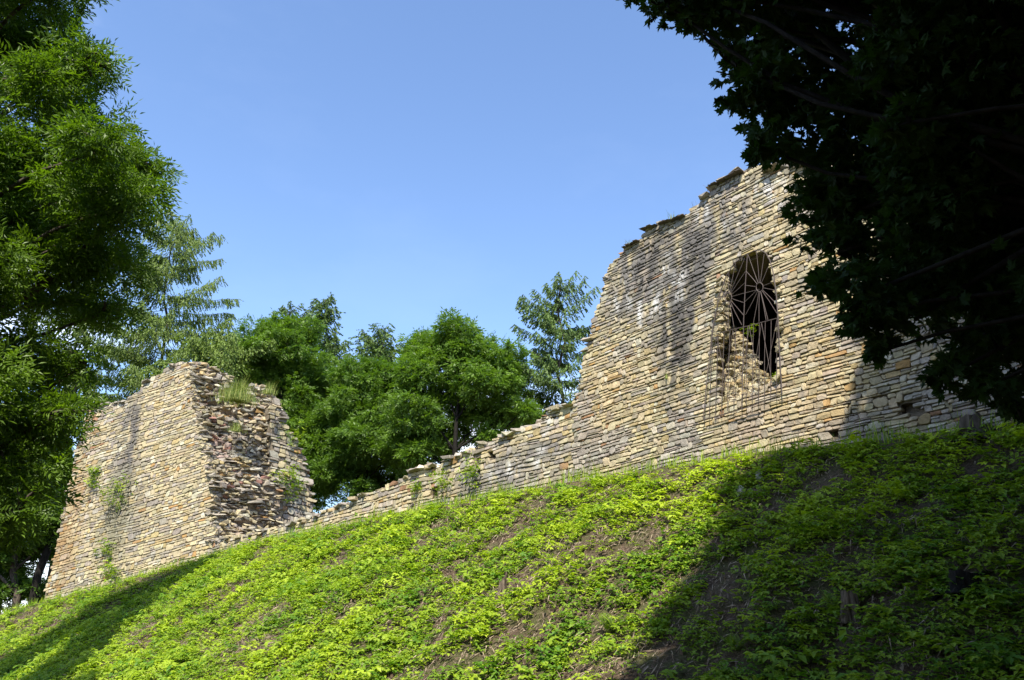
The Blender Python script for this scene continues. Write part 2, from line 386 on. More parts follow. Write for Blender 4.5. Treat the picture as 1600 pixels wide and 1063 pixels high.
def inner(u, v, poly):
    r = False; x1, y1 = poly[-1]
    for x2, y2 in poly:
        if (y1 > v) != (y2 > v) and u < (x2 - x1) * (v - y1) / (y2 - y1) + x1: r = not r
        x1, y1 = x2, y2
    return r
# angular rubble blocks: a few convex hull templates
def hull_template(seed):
    rr = random.Random(seed); bm = bmesh.new()
    for k in range(16):
        p = [rr.uniform(-1, 1) for _ in range(3)]; a = rr.randrange(3); p[a] = math.copysign(1, p[a]) * rr.uniform(.8, 1); b = (a + rr.randrange(1, 3)) % 3; p[b] = math.copysign(rr.uniform(.55, 1), p[b])
        bm.verts.new(p)
    res = bmesh.ops.convex_hull(bm, input=bm.verts)
    bmesh.ops.delete(bm, geom=[g for g in bm.verts if not g.link_faces], context='VERTS')
    bm.verts.index_update(); V = np.array([v.co[:] for v in bm.verts]); Fs = [[v.index for v in f.verts] for f in bm.faces]; bm.free(); return V, Fs
HT = [hull_template(s) for s in range(14)]
def block(mb, c, size, yaw=0.0, jit=0.25, col=(.4, .35, .25), pitch=None):
    V, Fs = random.choice(HT)
    r = Matrix.Rotation(yaw + random.uniform(-jit, jit) * 2, 3, 'Z') @ Matrix.Rotation(random.uniform(-jit, jit) + (pitch or 0), 3, 'X') @ Matrix.Rotation(random.uniform(-jit, jit), 3, 'Y')
    A = np.array(r); mb.add((V * np.array(size) * 0.5) @ A.T + np.asarray(c), Fs, col)

def slab(mb, O, U, N, mask, u0, v0, cell, front, back, col):
    """solid wall body: an extruded raster of the wall's outline, openings included. mask[j,i]"""
    nj, ni = mask.shape; idx = {}
    V = []; Fs = []
    jit = {}
    def vid(i, j, s):
        k = (i, j, s)
        if k not in idx:
            if (i, j) not in jit: jit[(i, j)] = (random.uniform(-.02, .02), random.uniform(-.02, .02), random.uniform(-.02, .0))
            a, b, c = jit[(i, j)]
            idx[k] = len(V); V.append(O + U * (u0 + i * cell + a) + Z * (v0 + j * cell + b) + N * ((front + c) if s == 0 else back))
        return idx[k]
    for j in range(nj):
        for i in range(ni):
            if not mask[j, i]: continue
            Fs.append([vid(i, j, 0), vid(i + 1, j, 0), vid(i + 1, j + 1, 0), vid(i, j + 1, 0)])
            Fs.append([vid(i, j, 1), vid(i, j + 1, 1), vid(i + 1, j + 1, 1), vid(i + 1, j, 1)])
            for di, dj, a, b in ((-1, 0, (0, 0), (0, 1)), (1, 0, (1, 1), (1, 0)), (0, -1, (1, 0), (0, 0)), (0, 1, (0, 1), (1, 1))):
                ii, jj = i + di, j + dj
                if not (0 <= ii < ni and 0 <= jj < nj and mask[jj, ii]):
                    Fs.append([vid(i + a[0], j + a[1], 0), vid(i + b[0], j + b[1], 0), vid(i + b[0], j + b[1], 1), vid(i + a[0], j + a[1], 1)])
    mb.add(V, Fs, col)

def make_stain(streaks, P, U):
    # weathering that runs down the wall: (x0, y0, x1, y1, half width m, colour, strength)
    L_ = [(uvof(a, b, P, U), uvof(c, d, P, U), w_, cl, st) for a, b, c, d, w_, cl, st in streaks]
    def f(u, v, col):
        r = col
        for (a, b, w_, cl, st) in L_:
            t = (v - a[1]) / (b[1] - a[1])
            if t < -.15 or t > 1.15: continue
            uc = a[0] + t * (b[0] - a[0]); d = abs(u - uc) / w_
            if d > 1.5: continue
            n_ = float(fbm(np.array(u * 5.5), np.array(v * 1.3), 77)) + .5 * float(vnoise(np.array(u * 14), np.array(v * 4), 78)) - .25
            k = st * max(0, min(1, (1.4 - d) * 1.1)) * max(0, min(1, min(t + .15, 1.15 - t) * 3)) * (max(0, min(1, (n_ - .42) * 3.0)) if cl[0] > .45 else max(0, min(1, (n_ - .2) * 2.8)))
            r = tuple(x * (1 - k) + y * k for x, y in zip(r, cl))
        return r
    return f
def uvof(px, py, P, U):
    h = hit(px, py, P, U); return (float(np.dot(h - P, U)), float(h[2]))
def body(O, U, N, region, ur, vr, cell, front, back, col=(0.20, 0.165, 0.12)):
    ni = int((ur[1] - ur[0]) / cell) + 1; nj = int((vr[1] - vr[0]) / cell) + 1
    m = np.zeros((nj, ni), bool)
    for j in range(nj):
        for i in range(ni): m[j, i] = region(ur[0] + (i + .5) * cell, vr[0] + (j + .5) * cell)
    b = MB(); slab(b, O, U, N, m, ur[0], vr[0], cell, front, back, col); return b

MORT = (0.20, 0.165, 0.12)
# ---- the high wall with the window
NR = np.array([-UR[1], UR[0], 0.0]); NR = NR if np.dot(NR, CAM - W0) > 0 else -NR
hi_top = [(1700, 120), (1500, 180), (1400, 215), (1300, 245), (1215, 262), (1180, 263), (1150, 272), (1115, 290), (1110, 303), (1082, 326), (1075, 336), (1040, 345), (1010, 356), (1003, 371), (975, 388), (965, 402), (950, 415), (945, 440), (936, 468), (925, 505), (920, 530), (909, 560), (908, 590), (904, 612), (896, 625)]
hi_poly = [uvof(x, y, W0, UR) for x, y in hi_top] + [uvof(896, 800, W0, UR), (14, -2.0), (14, 14.0)]
hole_px = [(1131, 432), (1146, 410), (1168, 397), (1196, 391), (1207, 425), (1214, 470), (1217, 520), (1214, 570), (1211, 597), (1196, 602), (1172, 612), (1152, 622), (1138, 630), (1124, 622), (1120, 590), (1118, 560), (1120, 530), (1124, 515), (1125, 478)]
hole = [uvof(x, y, W0, UR) for x, y in hole_px]
put = [uvof(1418, 637, W0, UR), uvof(1299, 676, W0, UR), uvof(1183, 625, W0, UR)]
putr = [(0.20, 0.13), (0.13, 0.07), (0.0, 0.0)]

def hi_reg(u, v):
    if not inner(u, v, hi_poly) or inner(u, v, hole): return False
    for (a, b), (r1, r2) in zip(put, putr):
        if abs(u - a) < r1 and abs(v - b) < r2: return False
    return True
UR0 = uvof(896, 700, W0, UR)[0]
stain = [uvof(x, y, W0, UR) for x, y in [(975, 395), (1010, 365), (1110, 300), (1160, 290), (1140, 350), (1090, 420), (1085, 470), (1075, 560), (1045, 560), (1030, 500), (990, 500), (960, 480), (950, 440)]]
whites = [(uvof(x, y, W0, UR), r) for x, y, r in [(1025, 455, .28), (995, 480, .22), (965, 470, .18), (1000, 500, .12), (1060, 430, .2), (1210, 300, .35), (1190, 330, .2), (1130, 330, .25), (1080, 350, .25), (1540, 560, .7), (1450, 600, .25), (1580, 540, .5)]]
darks = [uvof(x, y, W0, UR) for x, y in [(1040, 470), (1085, 470), (1080, 590), (1050, 640), (1040, 560)]]
def hi_col(u, v):
    f = fbm(np.array(u * .9), np.array(v * .9), 21)
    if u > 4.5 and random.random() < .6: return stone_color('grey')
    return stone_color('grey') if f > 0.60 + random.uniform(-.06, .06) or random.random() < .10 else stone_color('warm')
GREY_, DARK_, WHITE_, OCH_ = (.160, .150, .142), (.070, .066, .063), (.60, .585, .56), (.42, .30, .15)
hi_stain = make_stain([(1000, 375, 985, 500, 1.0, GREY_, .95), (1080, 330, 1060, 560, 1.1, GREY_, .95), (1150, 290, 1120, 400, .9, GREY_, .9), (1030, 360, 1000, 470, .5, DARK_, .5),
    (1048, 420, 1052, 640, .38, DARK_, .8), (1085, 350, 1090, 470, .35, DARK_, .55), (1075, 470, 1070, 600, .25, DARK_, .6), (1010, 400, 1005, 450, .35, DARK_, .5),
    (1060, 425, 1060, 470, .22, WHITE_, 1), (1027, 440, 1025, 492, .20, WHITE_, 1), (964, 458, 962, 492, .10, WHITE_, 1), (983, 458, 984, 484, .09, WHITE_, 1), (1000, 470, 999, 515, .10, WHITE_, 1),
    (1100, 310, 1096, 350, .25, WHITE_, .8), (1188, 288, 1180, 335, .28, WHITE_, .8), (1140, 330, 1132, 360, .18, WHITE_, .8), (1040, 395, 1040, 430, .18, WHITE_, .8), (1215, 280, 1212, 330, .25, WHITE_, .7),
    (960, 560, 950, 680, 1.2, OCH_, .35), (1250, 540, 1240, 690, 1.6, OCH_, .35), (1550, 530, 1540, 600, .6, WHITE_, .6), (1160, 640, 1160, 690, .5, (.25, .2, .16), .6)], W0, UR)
tilt_r = 0.055
wall = empty('castle_wall', 'long ruined wall of thin tan stones with high section holding the barred window and low section running left', 'wall', hit(1165, 700, W0, UR))
zlo = uvof(896, 800, W0, UR)[1]
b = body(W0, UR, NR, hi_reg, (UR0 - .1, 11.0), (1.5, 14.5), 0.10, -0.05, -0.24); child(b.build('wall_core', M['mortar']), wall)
vcut = uvof(1150, 560, W0, UR)[1]
def back_reg(u, v):
    if not inner(u, v, hi_poly): return False
    if v < vcut - 1.2: return True
    return not any(inner(u + k, v, hole) for k in (-.15, 0, .2, .4, .6, .8, 1.0, 1.2, 1.4, 1.6))
b = body(W0, UR, NR, back_reg, (UR0 - .1, 11.0), (1.5, 14.4), 0.14, -0.22, -1.7); child(b.build('wall_core', M['mortar']), wall)
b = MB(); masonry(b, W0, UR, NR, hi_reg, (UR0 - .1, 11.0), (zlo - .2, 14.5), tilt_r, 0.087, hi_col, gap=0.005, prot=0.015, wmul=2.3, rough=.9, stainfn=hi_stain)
# capping and broken top edge, running through the thickness of the wall
def cap(mb, O, U, N, pts, thick, size, cf, n_per=7, over=0.02):
    for (a, b_) in zip(pts[:-1], pts[1:]):
        Ln = math.hypot(b_[0] - a[0], b_[1] - a[1]); k = max(1, int(Ln * n_per))
        for q_ in range(k):
            t = (q_ + random.random()) / k; u = a[0] + t * (b_[0] - a[0]); v = a[1] + t * (b_[1] - a[1])
            d = -random.random() ** 1.5 * thick + .04
            s_ = random.uniform(.6, 1.3); block(mb, O + U * u + Z * (v + random.uniform(-.06, .03) + over) + N * d, (size * 2.4 * s_, size * 1.8 * s_, size * .75 * random.uniform(.6, 1.3)), math.atan2(U[1], U[0]), .16, cf(u, v))
tops = [uvof(x, y, W0, UR) for x, y in hi_top]
cap(b, W0, UR, NR, tops, 1.5, 0.13, lambda u, v: stone_color('grey'), 16)
child(b.build('high_masonry', M['stone']), wall)
# dark lipped cap slabs on the crest
b = MB()
for (x0, y0, x1, y1, n) in [(1112, 290, 1160, 266, 9), (1005, 357, 1070, 336, 12), (975, 386, 1000, 374, 4)]:
    for k in range(n):
        t = (k + .5) / n; p = hit(x0 + t * (x1 - x0), y0 + t * (y1 - y0), W0, UR)
        block(b, p - Z * .05 + NR * random.uniform(.0, .06), (.18, .26, .03), math.atan2(UR[1], UR[0]), .1, (0.12, 0.10, 0.085))
child(b.build('cap_slab', M['rubble']), wall)

# window: splayed reveal with broken jamb, room behind
b = MB()
rub_px = [(1118, 512), (1140, 510), (1158, 528), (1174, 560), (1186, 590), (1214, 596), (1200, 610), (1172, 620), (1140, 634), (1116, 628), (1112, 580)]
rubz = [uvof(x, y, W0, UR) for x, y in rub_px]
us = [p[0] for p in rubz]; vs = [p[1] for p in rubz]
ul, uh, vl, vh = min(us), max(us), min(vs), max(vs)
for k in range(1300):
    px_, py_ = random.uniform(1110, 1216), random.uniform(508, 636)
    if not inner(px_, py_, rub_px): continue
    dd = 0.12 + 0.0062 * (632 - py_ - (px_ - 1112) * .33) * random.uniform(.7, 1.0) + .004 * (px_ - 1112) 
    s_ = random.uniform(.5, 1.2); p_ = hit(px_, py_, W0 - NR * dd, UR)
    block(b, p_ - NR * .08, (.24 * s_, .24 * s_, .08 * random.uniform(.6, 1.4)), math.atan2(UR[1], UR[0]), .26, stone_color('warm'))
# solid sill wedge behind them
def dp(px, py, d): return hit(px, py, W0 - NR * d, UR)
T_ = [dp(1112, 632, .26), dp(1214, 604, .30), dp(1214, 604, 1.6), dp(1186, 596, 1.1), dp(1158, 536, 1.0), dp(1120, 518, .75), dp(1113, 570, .5)]
T_ = [p_ - Z * .16 - NR * .08 for p_ in T_]; bt = [p_ - Z * 1.4 for p_ in T_]; n_ = len(T_)
b.add(T_ + bt, [list(range(n_))] + [[k, n_ + k, n_ + (k + 1) % n_, (k + 1) % n_] for k in range(n_)], MORT)
# jamb linings: left jamb shows lit edges, right jamb and lintel stay dark
hl = [(p[0], p[1]) for p in hole]
for side, cnt in ((0, 260), (1, 260)):
    pts = hole[0:1] + hole[16:19][::-1] if side == 0 else hole[3:9]
    for k in range(cnt):
        q_ = random.randrange(len(pts) - 1); t = random.random(); u = pts[q_][0] * (1 - t) + pts[q_ + 1][0] * t; v = pts[q_][1] * (1 - t) + pts[q_ + 1][1] * t
        sg_ = -1 if side == 0 else 1
        dd = random.uniform(.05, .20 if side == 0 else 1.6)
        block(b, W0 + UR * (u + sg_ * random.uniform(.0, .09)) + Z * v - NR * dd, (.22, .3, .10), math.atan2(UR[1], UR[0]), .18, stone_color('warm'))
child(b.build('window_reveal', M['rubble']), wall)
b = MB()   # chamber behind the window: back wall, side walls and vault
ca = put[2][0]; vb_, vt_ = vl - 1.0, hole[3][1] + 0.7
def chp(u, v, d): return W0 + UR * (ca + u) + Z * v - NR * d
Vc = []; 
for d in (1.72, 4.6):
    for th in range(0, 9):
        an = math.pi * th / 8; Vc.append(chp(-2.6 * math.cos(an), vt_ - 1.1 + 1.3 * math.sin(an), d))
    Vc += [chp(2.6, vb_, d), chp(-2.6, vb_, d)]
n_ = 11; Fs = [[k, (k + 1) % n_, n_ + (k + 1) % n_, n_ + k] for k in range(n_)] + [list(range(n_, 2 * n_))]
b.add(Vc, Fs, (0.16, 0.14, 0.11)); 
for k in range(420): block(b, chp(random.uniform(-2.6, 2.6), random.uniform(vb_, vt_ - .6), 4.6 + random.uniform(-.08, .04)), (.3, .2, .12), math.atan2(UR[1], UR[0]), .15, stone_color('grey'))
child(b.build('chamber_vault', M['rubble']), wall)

# ---- the low wall
NL = np.array([-UL[1], UL[0], 0.0]); NL = NL if np.dot(NL, CAM - P900) > 0 else -NL
lo_top = [(902, 620), (893, 632), (862, 640), (845, 655), (822, 668), (800, 676), (780, 684), (755, 694), (740, 703), (716, 710), (692, 722), (680, 730), (668, 729), (655, 733), (640, 737), (633, 748), (600, 762), (570, 772), (545, 785), (520, 796), (500, 802), (480, 812), (455, 820), (430, 822), (405, 834), (370, 838), (345, 842), (325, 846)]
lo_poly = [uvof(x, y, P900, UL) for x, y in lo_top] + [uvof(325, 960, P900, UL), uvof(902, 900, P900, UL)]
lholes = [(uvof(x, y, P900, UL), r1, r2) for x, y, r1, r2 in [(678, 770, .16, .15), (707, 786, .10, .10), (768, 712, .18, .10), (745, 718, .12, .12)]]
def lo_reg(u, v):
    if not inner(u, v, lo_poly): return False
    return not any(abs(u - c[0]) < r1 and abs(v - c[1]) < r2 for c, r1, r2 in lholes)
gz = [uvof(x, y, P900, UL) for x, y in [(850, 665), (870, 760), (740, 790), (720, 770), (760, 735)]]
def lo_col(u, v):
        return stone_color('grey') if random.random() < .28 else stone_color('warm')
u0 = uvof(325, 900, P900, UL)[0]; u1 = uvof(902, 700, P900, UL)[0]
v0 = 1.0; v1 = max(p[1] for p in lo_poly) + .2
b = body(P900, UL, NL, lo_reg, (u0, u1), (v0, v1), 0.10, -0.05, -1.3); child(b.build('wall_core', M['mortar']), wall)
b = MB(); masonry(b, P900, UL, NL, lo_reg, (u0, u1), (v0, v1), 0.055, 0.118, lo_col, gap=0.006, prot=0.022, wmul=2.2, rough=.95, stainfn=make_stain([(830, 690, 825, 760, 2.2, GREY_, .7), (760, 730, 760, 785, 1.6, GREY_, .6), (845, 700, 843, 730, .3, WHITE_, .8), (800, 720, 800, 745, .3, WHITE_, .8), (855, 655, 855, 680, .2, WHITE_, .8), (770, 735, 770, 755, .25, WHITE_, .7), (620, 770, 620, 815, 1.5, OCH_, .25)], P900, UL))
cap(b, P900, UL, NL, [uvof(x, y, P900, UL) for x, y in lo_top], 1.1, 0.16, lambda u, v: stone_color('grey' if random.random() < .6 else 'warm'), 11)
child(b.build('low_masonry', M['stone']), wall)

# ---- the tower fragment on the left
NT = np.array([-UT[1], UT[0], 0.0]); NT = NT if np.dot(NT, CAM - CORN) > 0 else -NT
tower = empty('tower_ruin', 'tall broken tower stump with smooth tan left face and jagged rubble side', 'ruin', hit(200, 905, CORN, UT))
t_px = [(338, 950), (333, 840), (330, 800), (331, 760), (322, 720), (312, 690), (306, 660), (300, 630), (296, 600), (296, 568), (284, 566), (264, 572), (250, 584), (235, 592), (222, 600), (214, 614), (200, 620), (196, 627), (170, 630), (150, 635), (136, 640), (130, 670), (118, 705), (108, 750), (98, 800), (84, 870), (68, 935), (60, 985)]
t_poly = [uvof(x, y, CORN, UT) for x, y in t_px]
def t_reg(u, v): return inner(u, v, t_poly)
streaks = [(205, 620, 190, 780, .30), (200, 660, 205, 720, .35), (175, 740, 160, 870, .45), (212, 740, 195, 850, .25)]
sk_ = [(uvof(a, b_, CORN, UT), uvof(c, d, CORN, UT), r) for a, b_, c, d, r in streaks]
def t_col(u, v):
    pu = (u - sk_[0][0][0])
    if pu < -2.0 and random.random() < .3: return stone_color('rust')
    if pu < 0: return stone_color('grey' if random.random() < .3 else 'warm')
    return stone_color('grey') if random.random() < .12 else stone_color('warm')
t_stain = make_stain([(212, 625, 200, 740, .42, DARK_, .95), (206, 620, 175, 860, .75, GREY_, .75), (195, 740, 165, 880, .9, (.17, .16, .10), .7), (225, 760, 205, 850, .4, GREY_, .6), (130, 740, 95, 900, .8, (.30, .19, .09), .6), (300, 600, 330, 760, .35, OCH_, .35)], CORN, UT)
uu = [p[0] for p in t_poly]; vv = [p[1] for p in t_poly]
b = body(CORN, UT, NT, lambda u, v: t_reg(u + .3, v) and t_reg(u, v), (min(uu), max(uu)), (min(vv), max(vv) + .1), 0.12, -0.06, -2.2); child(b.build('tower_core', M['mortar']), tower)
b = MB(); masonry(b, CORN, UT, NT, t_reg, (min(uu) - .1, max(uu) + .1), (min(vv), max(vv) + .1), 0.20, 0.130, t_col, gap=0.007, prot=0.022, wmul=2.1, rough=.9, stainfn=t_stain)
cap(b, CORN, UT, NT, t_poly[9:22], 1.8, 0.17, lambda u, v: stone_color('grey'), 8)
child(b.build('tower_face', M['stone']), tower)
# rubble side: from the corner, going back and to the right
UE = azv(60); NE = np.array([-UE[1], UE[0], 0.0]); NE = NE if np.dot(NE, CAM - CORN) > 0 else -NE
e_px = [(330, 900), (331, 760), (322, 720), (312, 690), (306, 660), (300, 630), (296, 600), (296, 568), (308, 563), (325, 570), (345, 580), (362, 590), (362, 604), (345, 612), (350, 625), (372, 630), (392, 622), (392, 604), (402, 600), (418, 608), (432, 622), (440, 640), (436, 680), (440, 760), (438, 900)]
tr_edge = sorted([(p[1], p[0]) for p in t_poly[0:10]])
ev = np.array([p[0] for p in tr_edge]); eu = np.array([p[1] for p in tr_edge])
def csh(v): return float(np.interp(v, ev, eu))
def EP(u, v, d=0.0): return CORN + UT * csh(v) + UE * u + Z * v + NE * d
def e_reg(u, v):
    x, y, z = project(EP(u, v)); return inner(float(x), float(y), e_px)
def e_uv(px, py):
    v = hit(px, py, CORN, UT)[2]
    for _ in range(4):
        A_ = CORN + UT * csh(v); h = hit(px, py, A_, UE); v = float(h[2])
    return float(np.dot(h - A_, UE)), v
ends = [e_uv(x, y) for x, y in e_px]; ea, eb, ec, ed = 0.0, max(p[0] for p in ends), min(p[1] for p in ends), max(p[1] for p in ends)
def relief(u, v):
    r = (fbm(np.array(u * 1.0), np.array(v * 1.4), 31) - .5) * 1.0 + (fbm(np.array(u * 3.0), np.array(v * 4.0), 37) - .5) * .35
    return float(r) * float(np.clip(u / .5, 0, 1)) * float(np.clip((eb - u) / .4, .2, 1)) - .10
b = MB(); cs_ = .16; ni = int((eb - ea) / cs_) + 1; nj = int((ed - ec) / cs_) + 1; idx = {}; V = []; Fs = []
def vid_(i, j, back):
    k = (i, j, back)
    if k not in idx: u = ea + i * cs_; v = ec + j * cs_; idx[k] = len(V); V.append(EP(u, v, -2.4 if back else relief(u, v) - .07 + random.uniform(-.03, .03)))
    return idx[k]
on = {(i, j): e_reg(ea + (i + .5) * cs_, ec + (j + .5) * cs_) for i in range(ni) for j in range(nj)}
for (i, j), k in on.items():
    if not k: continue
    Fs.append([vid_(i, j, 0), vid_(i + 1, j, 0), vid_(i + 1, j + 1, 0), vid_(i, j + 1, 0)])
    for di, dj, a, b2 in ((-1, 0, (0, 0), (0, 1)), (1, 0, (1, 1), (1, 0)), (0, -1, (1, 0), (0, 0)), (0, 1, (0, 1), (1, 1))):
        if not on.get((i + di, j + dj)): Fs.append([vid_(i + a[0], j + a[1], 0), vid_(i + b2[0], j + b2[1], 0), vid_(i + b2[0], j + b2[1], 1), vid_(i + a[0], j + a[1], 1)])
b.add(V, Fs, (.27, .215, .165)); child(b.build('rubble_mortar', M['rubble']), tower)
b = MB(); v = ec
while v < ed:
    rh = random.uniform(.08, .17); u = ea
    while u < eb:
        wd = random.uniform(.14, .44)
        if e_reg(u + wd / 2, v):
            d = relief(u + wd / 2, v)
            c = stone_color('grey' if random.random() < .45 else 'warm')
            if random.random() < .03: c = (.27, .15, .12)
            if .3 < u < 1.3 and abs(v - e_uv(325, 690)[1]) < .7 and random.random() < .5: c = (.33, .25, .215)
            if random.random() > .06: block(b, EP(u + wd / 2, v + random.uniform(-.03, .03), d - .08 + random.uniform(-.05, .06)), (wd * random.uniform(.8, 1.25), random.uniform(.3, .5), rh * random.uniform(.6, 1.4)), math.atan2(UE[1], UE[0]), .30, c)
            if random.random() < .06: block(b, EP(u + wd / 2, v, d + .02), (random.uniform(.4, .75), .5, random.uniform(.08, .14)), math.atan2(UE[1], UE[0]), .16, stone_color('grey'))
        u += wd
    v += rh
for p0, p1 in zip(t_poly[0:9], t_poly[1:10]):
    for k in range(int(40 + 60 * abs(p1[1] - p0[1]))):
        t = random.random(); u = p0[0] * (1 - t) + p1[0] * t; v = p0[1] * (1 - t) + p1[1] * t
        dd = random.uniform(.10, .6)
        block(b, CORN + UT * (u + random.uniform(-.25, .0)) + Z * v - NT * dd, (random.uniform(.25, .45), random.uniform(.25, .4), random.uniform(.08, .18)), math.atan2(UT[1], UT[0]), .2, stone_color('warm' if random.random() < .6 else 'grey'))
for a, b_ in zip(e_px[7:21], e_px[8:22]):
    a = e_uv(*a); b_ = e_uv(*b_)
    for q_ in range(max(1, int(math.hypot(b_[0] - a[0], b_[1] - a[1]) * 9))):
        t = random.random(); u = a[0] + t * (b_[0] - a[0]); v = a[1] + t * (b_[1] - a[1]); sc_ = random.uniform(.6, 1.25)
        block(b, EP(u, v + random.uniform(-.1, .03), -random.random() ** 1.5 * 1.3), (.42 * sc_, .34 * sc_, .14 * random.uniform(.6, 1.3)), math.atan2(UE[1], UE[0]), .2, stone_color('grey' if random.random() < .6 else 'warm'))
child(b.build('rubble_side', M['rubble']), tower)
# rear return wall beyond the straight joint
Q0 = CORN + UE * (uvof(436, 800, CORN, UE)[0] - .35) - NE * 0.90
r_px = [(424, 900), (424, 640), (430, 622), (441, 640), (444, 662), (462, 690), (474, 712), (478, 730), (484, 755), (489, 790), (492, 830), (492, 900)]
r_poly = [uvof(x, y, Q0, UE) for x, y in r_px]
def r_reg(u, v): return inner(u, v, r_poly)
uu = [p[0] for p in r_poly]; vv = [p[1] for p in r_poly]
b = body(Q0, UE, NE, r_reg, (min(uu), max(uu)), (min(vv), max(vv)), 0.12, -0.05, -1.4); child(b.build('return_core', M['mortar']), tower)
b = MB(); masonry(b, Q0, UE, NE, r_reg, (min(uu) - .1, max(uu) + .1), (min(vv), max(vv) + .1), -0.10, 0.175, lambda u, v: stone_color('grey' if random.random() < .55 else 'warm'), gap=0.014, prot=0.06, wmul=1.8, rough=1.1)
cap(b, Q0, UE, NE, r_poly[2:10], 1.2, 0.18, lambda u, v: stone_color('grey'), 7)
child(b.build('return_face', M['stone']), tower)

# ------------------------------------------------------------------ iron grille over the window
OG = W0 + NR * 0.12
def gp(px, py): return hit(px, py, OG, UR)
grille = empty('window_grille', 'rusty arched iron grille with two spoked rings covering the window opening', 'grille', gp(1162, 640))
def bar(mb, pts, r=0.011): mb.tube([gp(*p) for p in pts], r * .8, 5)
b = MB()
bar(b, [(1099, 656), (1103, 610), (1108, 565), (1112, 525), (1118, 490), (1125, 460), (1134, 433), (1147, 412), (1165, 398), (1178, 392), (1188, 391), (1197, 396), (1203, 407), (1209, 430), (1213, 460), (1216, 500), (1218, 545), (1220, 585), (1222, 615)], .016)
bar(b, [(1099, 656), (1130, 648), (1170, 636), (1222, 616)], .014)
child(b.build('frame', M['iron']), grille)
b = MB(); bar(b, [(1111, 524), (1140, 516), (1163, 511), (1190, 504), (1216, 497)], .013); child(b.build('crossbar', M['iron']), grille)
b = MB(); bar(b, [(1168, 396), (1165, 440), (1162, 500), (1161, 560), (1159, 640)], .013); child(b.build('centre_bar', M['iron']), grille)
def ring(cx, cy, rx, ry): return [(cx + rx * math.cos(a), cy + ry * math.sin(a)) for a in np.linspace(0, 2 * math.pi, 15)]
for cx, cy, spokes in [(1187, 449, [(1168, 396), (1182, 393), (1194, 397), (1200, 418), (1209, 440), (1213, 454), (1214, 476), (1214, 490), (1200, 500), (1186, 503), (1177, 506), (1165, 492), (1164, 472), (1165, 446), (1166, 424), (1197, 500)]),
                       (1138, 465, [(1139, 427), (1151, 404), (1164, 403), (1165, 424), (1164, 442), (1187, 452), (1162, 473), (1162, 493), (1159, 508), (1147, 512), (1138, 514), (1113, 505), (1115, 490), (1120, 466), (1124, 452), (1130, 440)])]:
    b = MB(); bar(b, ring(cx, cy, 5.5, 7), .013); child(b.build('ring', M['iron']), grille)
    for sx, sy in spokes:
        d = math.hypot(sx - cx, sy - cy); b = MB(); mxx = (sx + cx) / 2 + random.uniform(-.8, .8)
        bar(b, [(cx + (sx - cx) * 6.5 / d, cy + (sy - cy) * 6.5 / d), (mxx, (sy + cy) / 2), (sx, sy)], .0085); child(b.build('spoke', M['iron']), grille)
# lower verticals and crossing diagonals
for k in range(12):
    xt = 1113 + k * 9.2; xb = 1108 + k * 9.6
    if abs(xt - 1161) < 3: continue
    yt = 524 - (xt - 1111) * .257; yb = 654 - (xb - 1100) * .325; b = MB(); bar(b, [(xt, yt), ((xt + xb) / 2 + random.uniform(-.7, .7), (yt + yb) / 2), (xb, yb)], .0085); child(b.build('upright', M['iron']), grille)
for (a, c, d, e) in [(1190, 505, 1175, 600), (1190, 505, 1206, 595), (1214, 500, 1196, 590), (1171, 510, 1184, 592), (1171, 510, 1157, 600), (1145, 517, 1130, 610), (1145, 517, 1160, 600), (1120, 525, 1138, 615), (1120, 525, 1108, 600)]:
    b = MB(); bar(b, [(a, c), ((a + d) / 2, (c + e) / 2), (d, e)], .0075); child(b.build('diagonal', M['iron']), grille)

# ------------------------------------------------------------------ foliage machinery (numpy)
def tmpl_leaflet(Ln, Wd, fold=0.25):
    V = np.array([[0, 0, 0], [Ln * .45, Wd * .5, fold * Wd * .5], [Ln, 0, -Ln * .12], [Ln * .45, -Wd * .5, fold * Wd * .5]]); return V
def compound(npairs=3, L_=0.26, ll=0.085, lw=0.028, seed=0):
    r = np.random.default_rng(seed); Vs = []
    for i in range(npairs * 2 + 1):
        t = 1.0 if i == npairs * 2 else (0.3 + 0.6 * (i // 2) / npairs); ang = 0 if i == npairs * 2 else (55 if i % 2 else -55) + r.uniform(-12, 12)
        a = R(ang); l = tmpl_leaflet(ll * r.uniform(.85, 1.15), lw * r.uniform(.85, 1.15))
        rot = np.array([[math.cos(a), -math.sin(a), 0], [math.sin(a), math.cos(a), 0], [0, 0, 1]])
        tl = R(r.uniform(-25, 25)); rx = np.array([[1, 0, 0], [0, math.cos(tl), -math.sin(tl)], [0, math.sin(tl), math.cos(tl)]])
        l = (l @ rx.T) @ rot.T; l += np.array([L_ * t, 0, -0.25 * L_ * t * t]); Vs.append(l)
    V = np.concatenate(Vs); Fq = np.arange(len(V)).reshape(-1, 4); return V, Fq
def maple_template(size=0.13, seed=0):
    r = np.random.default_rng(seed)
    an = [0, 18, 32, 48, 62, 80, 95, 112, 130, 150, 180]; rd = [1.0, .62, .72, .42, .88, .55, .62, .36, .5, .30, .22]
    P = []
    for a, q in zip(an, rd): P.append((q * math.cos(R(a)), q * math.sin(R(a))))
    pts = P + [(x, -y) for x, y in P[-2:0:-1]]
    V = [[0, 0, 0]] + [[x * size * .62, y * size * .62, -0.25 * size * (x * x + y * y) * r.uniform(.3, 1.2) + abs(y) * size * .12] for x, y in pts]
    n = len(pts); return np.array(V), np.array([[0, 1 + k, 1 + (k + 1) % n] for k in range(n)])
def rot_from(dirs, nrm):
    x = dirs / (np.linalg.norm(dirs, axis=1, keepdims=True) + 1e-9)
    y = np.cross(nrm, x); y /= (np.linalg.norm(y, axis=1, keepdims=True) + 1e-9); z = np.cross(x, y)
    return np.stack([x, y, z], -1)
